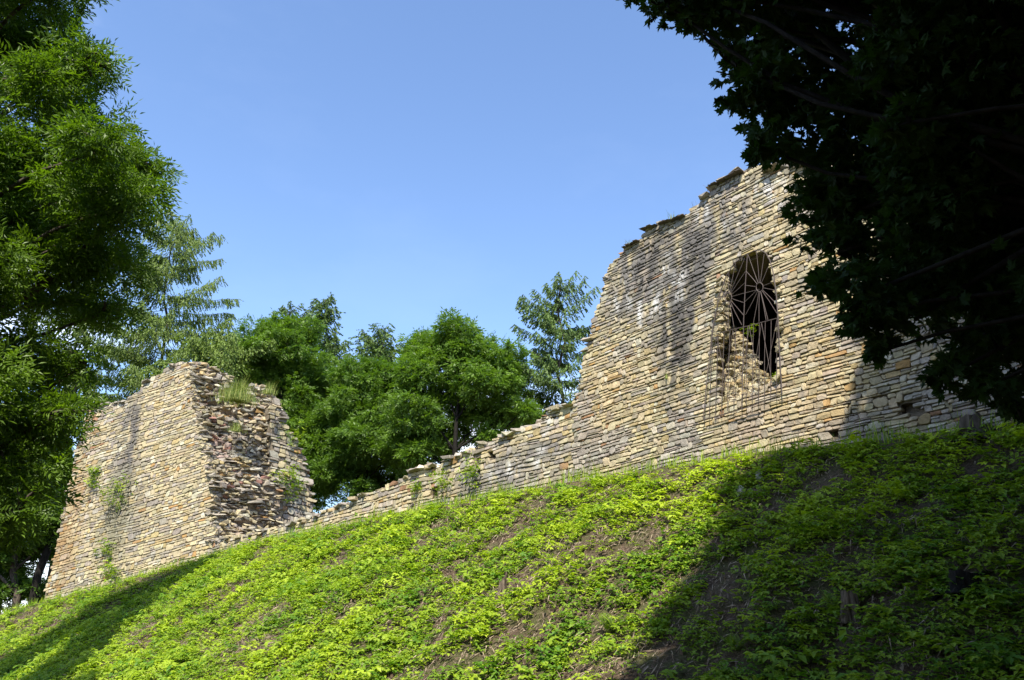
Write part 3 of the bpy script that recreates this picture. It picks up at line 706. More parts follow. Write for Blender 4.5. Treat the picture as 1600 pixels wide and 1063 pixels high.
def scatter(templates, pos, rots, sc, tone):
    n = len(pos); pick = rng.integers(0, len(templates), n); Vs = []; Fs = []; Ts = []; off = 0
    for k, (TV, TF) in enumerate(templates):
        m = pick == k; c = int(m.sum())
        if not c: continue
        W = np.einsum('nij,vj->nvi', rots[m], TV) * sc[m][:, None, None] + pos[m][:, None, :]
        Vs.append(W.reshape(-1, 3)); nv = len(TV)
        Fs.append((TF[None] + (np.arange(c) * nv)[:, None, None]).reshape(-1, TF.shape[1]) + off); off += c * nv
        Ts.append(np.repeat(tone[m], nv))
    return np.concatenate(Vs), np.concatenate(Fs), np.concatenate(Ts)
def rsph(n):
    v = rng.normal(size=(n, 3)); return v / np.linalg.norm(v, axis=1, keepdims=True)
def view_keep(P, m=260, mleft=None):
    x, y, z = project(P); return (z > .3) & (x > -m) & (x < 1600 + m) & (y > -m) & (y < 1063 + m)

ASH = [compound(3, .24, .095, .028, s) for s in range(5)]
FAR = [compound(3, .34, .17, .060, s) for s in range(5)]
MAP = [maple_template(.15, s) for s in range(6)]

def clumps(blobs, sub=9, rsub=(.30, .48), flat=.75, shell=.75):
    """sub-clumps spread over each blob"""
    Cs = []; Rs = []
    for c, r in blobs:
        n = max(4, int(sub)); d = rsph(n); k = rng.uniform(shell - .35, shell + .12, n)[:, None]
        d[:, 2] *= flat; Cs.append(np.asarray(c) + d * k * r); Rs.append(r * rng.uniform(*rsub, n))
    return np.concatenate(Cs), np.concatenate(Rs)
def leafage(cc, cr, density, templates, scl=(.8, 1.2), up=.55, spray=True, tone_mu=.5, keep=None, flat=.62, leaf_r=.18):
    """fill clumps with leaves: tips point outwards, blades face up and out"""
    n = np.maximum(6, (density * cr ** 2).astype(int)); idx = np.repeat(np.arange(len(cc)), n); N = len(idx)
    d = rsph(N); d[:, 2] = np.where(d[:, 2] < 0, d[:, 2] * rng.uniform(.3, 1, N), d[:, 2])
    k = rng.uniform(.35, 1.0, N) ** .6
    # short sprays break the outline of each clump
    st = rng.uniform(0, 1, N) < .16
    k = np.where(st, k * rng.uniform(1.05, 1.5, N), k)
    off = d * (k * cr[idx])[:, None]; off[:, 2] *= flat
    P = cc[idx] + off
    if keep is not None: m = keep(P); P, d, idx = P[m], d[m], idx[m]; N = len(P)
    dirs = d * np.array([1, 1, .35]) + rng.normal(size=(N, 3)) * .45 + np.array([0, 0, -.15])
    nr = d * .45 + np.array([0, 0, up]) + rng.normal(size=(N, 3)) * .38
    base = rng.uniform(.25, .75, len(cc))
    tone = np.clip(base[idx] * .6 + rng.uniform(0, .45, N) + (tone_mu - .5), 0, 1)
    return scatter(templates, P, rot_from(dirs, nr), rng.uniform(*scl, N), tone)
def bend(a, b, n=6, sag=.0, wob=.08):
    a = np.asarray(a, float); b = np.asarray(b, float); Ln = np.linalg.norm(b - a); P = []
    w = rng.normal(size=3) * wob * Ln
    for t in np.linspace(0, 1, n): P.append(a + (b - a) * t + w * math.sin(math.pi * t) + np.array([0, 0, sag * Ln * math.sin(math.pi * t)]) + (rng.normal(size=3) * .012 * Ln if 0 < t < 1 else 0))
    return P
def tree(name, label, base, top, blobs, mat, tr=.25, density=160, templates=FAR, sub=10, group=None, keep=None, tone_mu=.5, twigs=40, scl=(.8, 1.2), rsub=(.3, .48), up=.55, cat='tree', bark='bark', flat=.62):
    root = empty(name, label, cat, base, group); base = np.asarray(base, float); top = np.asarray(top, float)
    tp = bend(base - np.array([0, 0, .4]), top, 9, 0, .03); mb = MB(); rr = np.linspace(tr, tr * .18, 9); rr[0] *= 1.35; mb.tube(tp, rr, 9); child(mb.build('trunk', M[bark], smooth=True), root)
    cc, cr = clumps(blobs, sub, rsub)
    mb = MB()
    hz = np.array([p[2] for p in tp])
    for c, r in blobs:
        zt = np.clip(c[2] - .75 * np.linalg.norm((np.asarray(c) - base)[:2]) - .3 * r, base[2] + (top[2] - base[2]) * .22, top[2] - .2); k = int(np.argmin(abs(hz - zt)))
        lr = max(.03, min(rr[k] * .55, .05 * r + .03)); lim = bend(tp[k], c, 7, .06, .06); mb.tube(lim, np.linspace(lr, lr * .35, 7), 6)
    for q_ in rng.integers(0, len(cc), min(twigs, len(cc))):
        bi = int(np.argmin([np.linalg.norm(cc[q_] - np.asarray(c)) for c, r in blobs])); c = np.asarray(blobs[bi][0]); mb.tube(bend(c, cc[q_] + (cc[q_] - c) * .25, 5, 0, .08), np.linspace(.03, .008, 5) * (1 + blobs[bi][1] * .25), 4)
    child(mb.build('limbs', M[bark], smooth=True), root)
    V, Fc, T = leafage(cc, cr, density, templates, tone_mu=tone_mu, keep=keep, scl=scl, up=up, flat=flat)
    o = mesh_obj('crown', V, Fc, mat, tone=T); child(o, root); return root
def pxblobs(lst, Y, dy=0.0, q=1.12):
    out = []
    for e in lst:
        x, y, r = e[:3]; yy = Y + (e[3] if len(e) > 3 else rng.uniform(-dy, dy)); p = at(x, y, yy); out.append((p, r * np.linalg.norm(p - CAM) / F * q))
    return out

def needle_tmpl(Ln, Wd, n=5, seed=0):
    """a short hanging shoot: tufts of needles along it (local +x runs along the shoot)"""
    r = np.random.default_rng(seed); Vs = []
    for k in range(n):
        t = k / n; a = r.uniform(0, 6.28); s = Wd * r.uniform(.7, 1.2); dx = Ln / n * 1.5
        p = np.array([Ln * t, 0, 0]); sd = np.array([0, math.cos(a), math.sin(a)])
        Vs.append(np.array([p - sd * s * .4, p + np.array([dx * .5, 0, 0]) + sd * s, p + np.array([dx, 0, 0]) + sd * s * .2, p + np.array([dx * .5, 0, 0]) - sd * s]))
    V = np.concatenate(Vs); return V, np.arange(len(V)).reshape(-1, 4)
def conifer(name, label, base, top, length, mat, zlow, nb=70, hang=.6, up=.25, shoot=.5, wd=0.054, step=.12, seed=1, prof=.75, group=None, tone_mu=.5, spread=None):
    base = np.asarray(base, float); top = np.asarray(top, float); root = empty(name, label, 'tree', base, group)
    tp = bend(base - np.array([0, 0, .4]), top, 12, 0, .01); mb = MB(); mb.tube(tp, np.linspace(.24, .03, 12), 8); child(mb.build('trunk', M['bark'], smooth=True), root)
    r = np.random.default_rng(seed); mb = MB(); P = []; D = []; T = []; Hh = top[2] - zlow
    for k in range(nb):
        t = (k + r.uniform(0, 1)) / nb; z = zlow + Hh * t; f = (z - base[2]) / (top[2] - base[2]); c = base + (top - base) * f
        az = r.uniform(0, 6.28); Lb = length * (1 - t) ** prof * r.uniform(.35, 1.2) + .25; dr = np.array([math.cos(az), math.sin(az), 0])
        q_ = np.linspace(0, 1, 7); pts = [c + dr * Lb * s + Z * (Lb * (up * s * (1 - t) * -.9 + .45 * up * s ** 2 * 2 + up * t * s)) + r.normal(size=3) * .02 * Lb * s for s in q_]
        mb.tube(pts, np.linspace(.035 * (1 - .6 * t), .008, 7), 4, cap=False)
        pts = np.array(pts); ns = max(4, int(Lb / step))
        for s in np.linspace(.12, 1, ns):
            i_ = min(5, int(s * 6)); fr_ = s * 6 - i_; p = pts[i_] * (1 - fr_) + pts[i_ + 1] * fr_
            for side in range(5):
                sd = np.cross(dr, Z) * r.choice([-1, 1]) * r.uniform(0, .35 * Lb * (1.1 - s))
                pp = p + sd * r.uniform(0, 1); vec = dr * r.uniform(.1, .8) + sd / (np.linalg.norm(sd) + .01) * .4 + r.normal(size=3) * .15 + Z * (-hang * r.uniform(.5, 1.5))
                P.append(pp); D.append(vec); T.append(np.clip(r.uniform(.1, .9) + tone_mu - .5, 0, 1))
    P = np.array(P); D = np.array(D); T = np.array(T); nr = r.normal(size=P.shape) + np.array([0, 0, .3])
    tm = [needle_tmpl(shoot, wd, 7, s) for s in range(5)]
    V, Fc, TT = scatter(tm, P, rot_from(D, nr), r.uniform(.5, 1.25, len(P)), T)
    child(mb.build('branches', M['bark']), root); child(mesh_obj('crown', V, Fc, mat, tone=TT), root); return root

def bank_pt(px, py):
    d = ray(px, py); ts = np.linspace(6, 70, 2600); Q = CAM[None] + d[None] * ts[:, None]; h = H(Q[:, 0], Q[:, 1]); k = int(np.argmax(Q[:, 2] < h)); p = Q[k]; return np.array([p[0], p[1], h[k]])
def gnd(p): return np.array([p[0], p[1], float(H(np.array([p[0]]), np.array([p[1]]))[0])])

# ------------------------------------------------------------------ trees
# near ash on the left
def kp(P): return view_keep(P, 330)
YA = 9.5
bl = pxblobs([(-5, 30, 85), (60, 50, 62), (110, 100, 52), (135, 95, 38), (50, 150, 80), (125, 190, 60), (165, 235, 58), (210, 255, 46), (235, 265, 32), (95, 270, 80), (20, 260, 80), (150, 320, 66), (205, 330, 46), (235, 300, 30),
              (80, 380, 85), (10, 400, 75, 1.0), (150, 410, 56), (190, 400, 40), (120, 470, 52), (160, 490, 34), (60, 470, 50), (95, -30, 50), (30, -60, 90), (-90, 100, 110), (-90, 300, 120), (-80, 450, 110), (-60, -120, 120),
              (25, 550, 70), (85, 580, 58), (130, 570, 30), (20, 650, 80), (75, 670, 52), (108, 640, 38), (-70, 600, 100), (-80, 720, 90), (15, 730, 58, -.5), (60, 760, 36), (30, 800, 44), (-40, 830, 60)], YA, 1.1, 1.0)
tb = gnd(at(-300, 700, YA)); ash = tree('ash_tree', 'big bright green ash tree nearest the camera filling the upper left edge', tb, at(-140, -160, YA), bl, M['ash'], .22, 1100, ASH, 13, keep=kp, scl=(.68, 1.0), twigs=170, rsub=(.22, .46), tone_mu=.58, flat=.6, up=.38)
# shade trees left, outside the frame
YG = lambda x, y, z: np.array([x, y, z])
bl = [(bank_pt(*p_) + S * 16, 1.35) for p_ in [(285, 898), (250, 920), (215, 935), (215, 955), (170, 960), (130, 985), (160, 990), (100, 1000), (120, 1030), (60, 1025), (80, 1060), (20, 1050), (40, 1080), (-20, 1060), (-40, 1100), (10, 1100), (60, 1110), (-80, 1080)]]
tree('leafy_tree', 'dense tree standing left of the frame whose shade falls on the slope below the tower', gnd((-21, 24)), YG(-20.5, 24, 15.5), bl, M['mid'], .35, 240, FAR, 14, scl=(1.1, 1.7))

conifer('larch_tree', 'tall pale larch with drooping shoots rising behind the tower top', gnd(at(238, 700, 53)), at(272, 345, 53), 7.0, M['larch'], at(250, 640, 53)[2], nb=92, hang=1.1, up=.26, shoot=.6, wd=0.049, seed=3, prof=.55, group='larches behind the ruins', tone_mu=.55)
conifer('larch_tree', 'thin larch half hidden behind the near ash, left of the tower top', gnd(at(132, 720, 56)), at(142, 400, 56), 4.0, M['larch'], at(140, 660, 56)[2], nb=46, hang=.95, up=.35, shoot=.7, wd=0.043, seed=5, prof=.5, group='larches behind the ruins', tone_mu=.35)
conifer('larch_tree', 'short yellow green larch right behind the highest point of the tower', gnd(at(345, 720, 49)), at(350, 525, 49), 4.4, M['larch'], at(345, 700, 49)[2], nb=70, hang=.9, up=.3, shoot=.6, wd=0.054, seed=8, prof=.4, group='larches behind the ruins', tone_mu=.75)
conifer('spruce_tree', 'dark spruce whose narrow top stands right of the bushy tree by the tower', gnd(at(508, 760, 62)), at(508, 468, 62), 2.8, M['spruce'], at(508, 700, 62)[2], nb=80, hang=.55, up=.5, shoot=.6, wd=0.076, seed=11, prof=.55, group='spruces behind the ruins')
conifer('spruce_tree', 'dark spruce top just left of the narrower spruce tip', gnd(at(455, 760, 64)), at(455, 480, 64), 3.0, M['spruce'], at(455, 700, 64)[2], nb=70, hang=.5, up=.5, shoot=.6, wd=0.076, seed=12, prof=.5, group='spruces behind the ruins')
conifer('spruce_tree', 'green spruce between the bushy trees in the dip of the tree line', gnd(at(592, 790, 57)), at(592, 518, 57), 3.6, M['spruce'], at(592, 720, 57)[2], nb=80, hang=.35, up=.6, shoot=.6, wd=0.065, seed=13, prof=.6, group='spruces behind the ruins', tone_mu=.75)
conifer('larch_tree', 'open dark larch beside the high wall with sky showing through', gnd(at(868, 690, 47)), at(876, 443, 47), 3.3, M['spruce'], at(866, 655, 47)[2], nb=64, hang=.85, up=.38, shoot=.5, wd=0.054, seed=17, prof=.38, group='larches behind the ruins', tone_mu=.55)

g = 'bushy broadleaf trees behind the ruins'
tree('broadleaf_tree', 'bushy broadleaf tree directly right of the tower top', gnd(at(470, 800, 52)), at(440, 560, 52),
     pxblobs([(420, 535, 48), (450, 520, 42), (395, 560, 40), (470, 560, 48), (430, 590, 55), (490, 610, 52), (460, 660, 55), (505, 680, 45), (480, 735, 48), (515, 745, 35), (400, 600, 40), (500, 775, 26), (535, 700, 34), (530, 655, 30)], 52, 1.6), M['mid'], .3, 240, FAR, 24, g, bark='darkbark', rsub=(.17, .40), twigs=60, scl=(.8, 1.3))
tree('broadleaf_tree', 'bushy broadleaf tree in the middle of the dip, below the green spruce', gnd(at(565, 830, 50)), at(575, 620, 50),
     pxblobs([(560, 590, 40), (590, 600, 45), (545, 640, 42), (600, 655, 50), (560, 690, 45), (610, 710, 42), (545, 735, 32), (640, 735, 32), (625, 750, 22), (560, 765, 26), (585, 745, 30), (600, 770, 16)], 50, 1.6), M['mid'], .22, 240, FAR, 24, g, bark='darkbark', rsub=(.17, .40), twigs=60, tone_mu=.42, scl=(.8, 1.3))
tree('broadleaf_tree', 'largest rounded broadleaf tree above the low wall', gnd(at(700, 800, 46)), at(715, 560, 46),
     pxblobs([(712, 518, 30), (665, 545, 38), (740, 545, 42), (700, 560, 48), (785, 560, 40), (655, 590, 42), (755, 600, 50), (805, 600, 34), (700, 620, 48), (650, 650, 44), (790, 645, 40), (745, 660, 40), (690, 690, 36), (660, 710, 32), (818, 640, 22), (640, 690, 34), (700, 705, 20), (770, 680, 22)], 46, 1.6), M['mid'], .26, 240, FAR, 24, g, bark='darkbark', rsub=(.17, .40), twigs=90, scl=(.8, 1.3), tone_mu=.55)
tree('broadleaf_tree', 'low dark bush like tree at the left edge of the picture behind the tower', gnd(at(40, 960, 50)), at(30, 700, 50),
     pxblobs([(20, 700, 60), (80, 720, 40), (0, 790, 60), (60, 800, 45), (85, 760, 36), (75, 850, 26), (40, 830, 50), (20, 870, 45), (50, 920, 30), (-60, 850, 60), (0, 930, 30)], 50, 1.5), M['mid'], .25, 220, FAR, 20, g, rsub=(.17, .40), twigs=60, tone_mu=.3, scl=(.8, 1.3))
def trunk(name, label, a, bq, r0, r1, cat='tree'):
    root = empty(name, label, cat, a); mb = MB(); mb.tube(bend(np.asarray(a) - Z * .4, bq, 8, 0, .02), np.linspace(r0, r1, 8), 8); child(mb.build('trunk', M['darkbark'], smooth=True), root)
    tp_ = None
    for k in range(9):
        mb = MB(); t = random.uniform(.3, 1); p = np.asarray(a) * (1 - t) + np.asarray(bq) * t; mb.tube(bend(p, p + np.array([random.uniform(-1.6, 1.6), random.uniform(-1, 1), random.uniform(-.3, .8)]), 5, 0, .1), np.linspace(.04, .01, 5), 4); child(mb.build('branch', M['darkbark'], smooth=True), root)
    return root
trunk('shaded_tree', 'dark leaning trunk beside the left edge of the tower', gnd(at(48, 925, 50)), at(118, 600, 50), .26, .16)
trunk('shaded_tree', 'slim dark trunk near the left edge of the picture', gnd(at(15, 930, 52)), at(30, 700, 52), .2, .12)

# maple on the right: its low boughs hang in front of the wall, its crown reaches up towards the sun
YM = 8.0
mb_px = [(1010, -30, 42), (1060, -20, 55), (1130, 10, 55), (1175, 45, 70), (1145, 95, 34), (1185, 120, 62), (1225, 190, 70), (1200, 235, 40), (1285, 270, 75), (1290, 345, 55), (1310, 395, 62),
         (1350, 460, 66), (1340, 505, 35), (1430, 500, 75), (1390, 545, 30), (1520, 510, 80), (1485, 585, 38), (1610, 585, 62), (1540, 605, 40), (1585, 630, 30), (1320, 60, 120), (1450, 60, 130), (1400, 200, 130), (1560, 180, 140), (1440, 340, 120), (1570, 360, 130), (1620, 480, 110), (1250, -60, 120), (1400, -90, 140), (1600, -60, 150), (1500, 400, 110, 1.5), (1430, 420, 90, 1.2), (1600, 420, 120, 1.8), (1380, 300, 90, 1.4), (1500, 250, 120, 1.8), (1700, 150, 160), (1720, 380, 160), (1730, 520, 110), (1110, -90, 80), (990, -12, 30), (1040, 6, 34), (1085, 22, 32)]
bl = pxblobs(mb_px, YM, .7, 1.05)
cb = list(bl)
for c, r in bl[::1]:
    for k in (2.2, 4.2):
        cb.append((c + S * k + rng.normal(size=3) * .3 + np.array([.35 * k * .3, 0, 0]), r * 1.25))
mt = gnd((7.4, 7.2))
def kpm(P): return P[:, 2] > 2.6
big = np.array([b_[1] for b_ in cb])
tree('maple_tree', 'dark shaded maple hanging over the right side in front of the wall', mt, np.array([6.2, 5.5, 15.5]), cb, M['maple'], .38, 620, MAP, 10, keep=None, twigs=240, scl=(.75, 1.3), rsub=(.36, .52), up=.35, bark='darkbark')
# more shade from trees behind the camera on the right
bl = []
for px, py in [(1270, 900), (1350, 800), (1450, 900), (1550, 800), (1580, 1000), (1400, 1040), (1250, 1040), (1120, 1040), (1500, 720), (1350, 720), (1230, 800), (1270, 735), (1150, 1000), (1210, 910), (1180, 1110), (1280, 1110), (1130, 1060)] + [(x_, y_) for x_ in range(1075, 1400, 55) for y_ in (1060, 1130)]:
    P0 = bank_pt(px, py + 45); bl.append((P0 + S * 13.5, 1.5))
for px, py in [(1400, 600), (1480, 560), (1560, 520), (1440, 650), (1540, 620), (1600, 440), (1500, 460), (1620, 560)]: bl.append((hit(px, py, W0, UR) + S * 14.5, 1.35))
for px, py in [(x_, 722 - (x_ - 1180) * .14 + dy_) for x_ in range(1215, 1640, 55) for dy_ in (8, 45, 90, 150)]: bl.append((bank_pt(px, py) + S * 13.2, 1.0))
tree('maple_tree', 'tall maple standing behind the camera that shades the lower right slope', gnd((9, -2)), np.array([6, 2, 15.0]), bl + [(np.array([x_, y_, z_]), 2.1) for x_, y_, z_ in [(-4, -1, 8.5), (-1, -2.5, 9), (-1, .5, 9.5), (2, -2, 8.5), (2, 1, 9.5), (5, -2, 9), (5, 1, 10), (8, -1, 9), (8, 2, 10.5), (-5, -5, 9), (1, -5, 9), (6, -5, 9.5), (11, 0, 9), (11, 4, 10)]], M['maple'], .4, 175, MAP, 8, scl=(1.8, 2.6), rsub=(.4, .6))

for i_, (x, y, hh) in enumerate([(-13, -9, 10), (-5, -15, 13), (4, -17, 14), (12, -12, 13), (17, -3, 12), (-19, -2, 10), (20, 8, 14)]):
    bl = [(np.array([x + random.uniform(-3, 3), y + random.uniform(-2, 2), z_]), random.uniform(2.2, 3.2)) for z_ in np.linspace(2.5, hh, 7)]
    tree('woodland_tree', ['woodland tree behind and left of the camera', 'woodland tree directly behind the camera, left one', 'woodland tree directly behind the camera, right one', 'woodland tree behind and right of the camera', 'woodland tree far to the right of the camera', 'woodland tree far to the left of the camera', 'woodland tree right of the picture edge beyond the maple'][i_], gnd((x, y)), np.array([x, y, hh + 1.0]), bl, M['maple'], .3, 60, FAR, 9, 'woods around the camera', twigs=20, scl=(2.2, 3.2))
# ------------------------------------------------------------------ ground cover on the slope
def sample_bank(n, smax=13.0):
    arc = rng.uniform(ARC[1], ARC[-1], n); k = np.clip(np.searchsorted(ARC, arc) - 1, 0, len(RG) - 2); t = (arc - ARC[k]) / (ARC[k + 1] - ARC[k])
    p = RG[k] + (RG[k + 1] - RG[k]) * t[:, None]; d = RG[k + 1] - RG[k]; nrm = np.stack([d[:, 1], -d[:, 0]], 1) * FL; nrm /= np.linalg.norm(nrm, axis=1, keepdims=True)
    s = rng.uniform(0.03, 1, n) ** .9 * smax; x = p[:, 0] + nrm[:, 0] * s; y = p[:, 1] + nrm[:, 1] * s
    P = np.stack([x, y, H(x, y)], 1); return P, s
def herb_tmpl(seed, nl=5, hgt=.14, ll=.055, lw=.036):
    r = np.random.default_rng(seed); Vs = []
    for i in range(nl):
        az = r.uniform(0, 6.28); rad = r.uniform(.01, .10); h = hgt * r.uniform(.35, 1.1); c = np.array([math.cos(az) * rad, math.sin(az) * rad, h])
        for kk in range(3):
            a = az + (kk - 1) * 1.15 + r.uniform(-.2, .2); sc = r.uniform(.75, 1.2); l = tmpl_leaflet(ll * sc, lw * sc, .3); el = r.uniform(-.5, .35)
            ry = np.array([[math.cos(el), 0, -math.sin(el)], [0, 1, 0], [math.sin(el), 0, math.cos(el)]]); rz = np.array([[math.cos(a), -math.sin(a), 0], [math.sin(a), math.cos(a), 0], [0, 0, 1]])
            Vs.append((l @ ry.T) @ rz.T + c)
    V = np.concatenate(Vs); return V, np.arange(len(V)).reshape(-1, 4)
HB = [herb_tmpl(s, 5) for s in range(8)]
P, s = sample_bank(190000)
m = view_keep(P, 120); P, s = P[m], s[m]
dn = fbm(P[:, 0] * .8, P[:, 1] * .8, 41) * .45 + fbm(P[:, 0] * 2.6, P[:, 1] * 2.6, 47) * .55
sx_ = project(P)[0]; dn = dn + .12 * np.clip((sx_ - 1000) / 250, 0, 1)
dn = dn - .07 * np.exp(-((sx_ - 1000) / 170) ** 2)
keepm = (rng.uniform(0, 1, len(P)) < np.clip((dn - .36) / .16, .08, 1) * np.where(fbm(P[:, 0] * 7, P[:, 1] * 7, 53, 2) > .42, 1, .25)) | (s < .5)
P, s, dn = P[keepm], s[keepm], dn[keepm]; dist = np.linalg.norm(P - CAM, axis=1)
n = len(P); print('herbs', n)
az = rng.uniform(0, 6.28, n); dirs = np.stack([np.cos(az), np.sin(az), rng.normal(size=n) * .12], 1)
nr = np.stack([rng.normal(size=n) * .15 - .05, rng.normal(size=n) * .15 - .30, np.ones(n)], 1)
tone = np.clip(fbm(P[:, 0] * .6, P[:, 1] * .6, 61) * .9 + (fbm(P[:, 0] * 2.5, P[:, 1] * 2.5, 67) - .5) * .9 - .05 + rng.normal(size=n) * .22 + .1, 0, 1)
sc = np.where(rng.uniform(0, 1, n) < .05, 1.7, 1) * rng.uniform(.55, 1.4, n) * (1 + .35 * (dn - .5) * 2) * np.where(dist > 24, 1.15, 1)
V, Fc, T = scatter(HB, P, rot_from(dirs, nr), sc, tone)
tag(mesh_obj('ground_cover', V, Fc, M['herb'], tone=T), 'bright yellow green leafy ground cover over the steep slope', 'ground cover', kind='stuff')
# dry straw and twigs
P, s = sample_bank(220000); m = view_keep(P, 100); P = P[m]
dn = fbm(P[:, 0] * .8, P[:, 1] * .8, 41) * .45 + fbm(P[:, 0] * 2.6, P[:, 1] * 2.6, 47) * .55
sx_ = project(P)[0]; m = rng.uniform(0, 1, len(P)) < np.clip((.66 - dn) / .2, .12, 1) * (1 - .6 * np.clip((sx_ - 1000) / 250, 0, 1)); P = P[m]; n = len(P); print('straw', n)
st = [(np.array([[0, -.004, 0], [.5, -.005, .03 * a], [1, 0, 0], [.5, .005, .03 * a + .004]]) * np.array([.19, 1.3, 1]), np.array([[0, 1, 2, 3]])) for a in (-1, .5, 1, 2)]
g_ = rng.normal(size=(n, 3)) * .55 + np.array([-.75, -.55, -.45]); P[:, 2] += rng.uniform(.01, .06, n)
V, Fc, T = scatter(st, P, rot_from(g_, rng.normal(size=(n, 3)) * .4 + np.array([0, -.4, 1])), rng.uniform(.4, 1.5, n), rng.uniform(0, 1, n) ** 1.3)
P2, s2 = sample_bank(70000); m = view_keep(P2, 60); P2 = P2[m]
dn2 = fbm(P2[:, 0] * .8, P2[:, 1] * .8, 41) * .45 + fbm(P2[:, 0] * 2.6, P2[:, 1] * 2.6, 47) * .55
P2 = P2[rng.uniform(0, 1, len(P2)) < np.clip((.64 - dn2) / .2, .1, 1) * .6]; n2 = len(P2); P2[:, 2] += .015
lf = [(tmpl_leaflet(.055, .04, f_), np.array([[0, 1, 2, 3]])) for f_ in (.3, .8, -.5)]
a2 = rng.normal(size=(n2, 3)); V2, F2, T2 = scatter(lf, P2, rot_from(a2, rng.normal(size=(n2, 3)) * .35 + np.array([-.2, -.4, 1])), rng.uniform(.6, 1.6, n2), rng.uniform(0, .55, n2))
F2 = F2 + len(V); V = np.concatenate([V, V2]); Fc = np.concatenate([Fc, F2]); T = np.concatenate([T, T2])
tag(mesh_obj('dry_litter', V, Fc, M['straw'], tone=T), 'dry brown stems and straw lying between the plants on the slope', 'litter', kind='stuff')

# grass and weeds: single plants one can point to
def blades(n, h, spread, lean=.35):
    V = []; Fs = []; T = []
    for k in range(n):
        a = random.uniform(0, 6.28); r0 = spread * abs(random.gauss(0, .5)); hh = h * random.uniform(.25, 1.15) * (1.15 - .5 * min(1, r0 / spread)); ln = random.uniform(.05, lean * 2.2) * hh; b0 = random.uniform(0, 6.28)
        bx, by = r0 * math.cos(b0), r0 * math.sin(b0); wx, wy = math.sin(a) * .006 * (1 + h), -math.cos(a) * .006 * (1 + h); i0 = len(V)
        for t in (0, .5, 1): 
            o_ = ln * t * t; ww = 1 - .85 * t; V += [(bx + math.cos(a) * o_ - wx * ww, by + math.sin(a) * o_ - wy * ww, hh * t), (bx + math.cos(a) * o_ + wx * ww, by + math.sin(a) * o_ + wy * ww, hh * t)]
        Fs += [[i0, i0 + 1, i0 + 3, i0 + 2], [i0 + 2, i0 + 3, i0 + 5, i0 + 4]]; T += [random.random()] * 6
    return np.array(V), np.array(Fs), np.array(T)
def tuft(name, label, cat, p, n, h, spread, mat='grass', group=None):
    V, Fc, T = blades(n, h, spread); o = mesh_obj(name, V, Fc, M[mat], tone=T); o.location = tuple(map(float, p)); tag(o, label, cat, group); return o
def herbclump(label, p, n, r, down=0.0, N_=None, group=None, mat='herb', sc=1.0):
    pos = rng.normal(size=(n, 3)) * np.array([r, r, r * .8]); pos[:, 2] -= down * rng.uniform(0, 1, n)
    az = rng.uniform(0, 6.28, n); d = np.stack([np.cos(az), np.sin(az), rng.normal(size=n) * .3], 1); V, Fc, T = scatter(HB, pos, rot_from(d, rng.normal(size=(n, 3)) * .3 + np.array([0, 0, 1])), rng.uniform(.6, 1.3, n) * sc, rng.uniform(0.2, .9, n))
    order = np.argsort(np.linalg.norm(pos, axis=1)); SV = []; SF = []   # stems tie the plants of one clump together
    for k in range(1, n):
        prev = order[:k]; q0 = pos[prev[int(np.argmin(np.linalg.norm(pos[prev] - pos[order[k]], axis=1)))]]; q1 = pos[order[k]]; i0 = len(SV); o3 = np.array([.004, .004, 0])
        SV += [q0 - o3, q0 + o3, q1 + o3 + Z * .05, q1 - o3 + Z * .05]; SF.append([i0, i0 + 1, i0 + 2, i0 + 3])
    Fc = np.concatenate([Fc, np.array(SF) + len(V)]); V = np.concatenate([V, np.array(SV)]); T = np.concatenate([T, np.full(len(SV), .2)])
    o = mesh_obj('weed', V, Fc, M[mat], tone=T); o.location = tuple(map(float, p)); tag(o, label, 'weed', group); return o
E0 = lambda px, py, out=.12: hit(px, py, CORN, UE) + NE * out
T0 = lambda px, py, out=.08: hit(px, py, CORN, UT) + NT * out
L0 = lambda px, py, out=.08: hit(px, py, P900, UL) + NL * out
W1 = lambda px, py, out=.08: hit(px, py, W0, UR) + NR * out
tuft('grass_tuft', 'long pale grass growing in the notch on top of the tower rubble', 'grass', E0(368, 628, .1), 900, 1.0, .95)
tuft('grass_tuft', 'small green grass tuft on the ledge below the notch of the tower', 'grass', E0(366, 676, .25), 200, .45, .4)
tuft('grass_tuft', 'thin grass on the right shoulder of the tower top beside the loose stones', 'grass', E0(420, 616, .0), 200, .6, .45)
tuft('grass_tuft', 'tiny yellowish grass tuft on the high wall crest at its left shoulder', 'grass', W1(978, 386, -.1), 50, .22, .14)
tuft('grass_tuft', 'tiny grass tuft on the crest of the high wall beside the dark cap slabs', 'grass', W1(1046, 345, -.1), 40, .25, .12)
for px, py, n_, r_, dn_, lb in [(152, 735, 60, .16, .9, 'bright green weed hanging high on the left part of the tower face')]:
    herbclump(lb, T0(px, py), n_, r_, dn_, sc=1.6)
herbclump('pale creeper spread over the middle of the tower face', T0(190, 765), 110, .42, .8, sc=1.3)
herbclump('weed clump lower on the tower face under the creeper', T0(170, 850), 50, .22, .7, sc=1.3)
herbclump('leafy weed at the foot of the tower face', T0(178, 893), 60, .3, .2, sc=1.5)
herbclump('weeds growing down the joint of the tower return wall', hit(452, 745, Q0, UE) + NE * .1, 110, .35, .9, sc=1.6)
herbclump('green sprays on the right edge of the tower above the return wall', hit(458, 680, Q0, UE) + NE * .1, 50, .3, .5, sc=1.4)
herbclump('small bright weed in the low wall left of the dark hole', L0(656, 765), 22, .10, .1, sc=1.2)
herbclump('yellowish weed growing from the low wall face', L0(742, 735), 60, .24, .4, sc=1.1)
herbclump('grey green weed on the low wall above the hole', L0(698, 745), 40, .16, .4, sc=1.1)
herbclump('leafy weed rooted in the window rubble behind the grille', W1(1158, 505, -.35), 12, .07, .15, sc=.6)
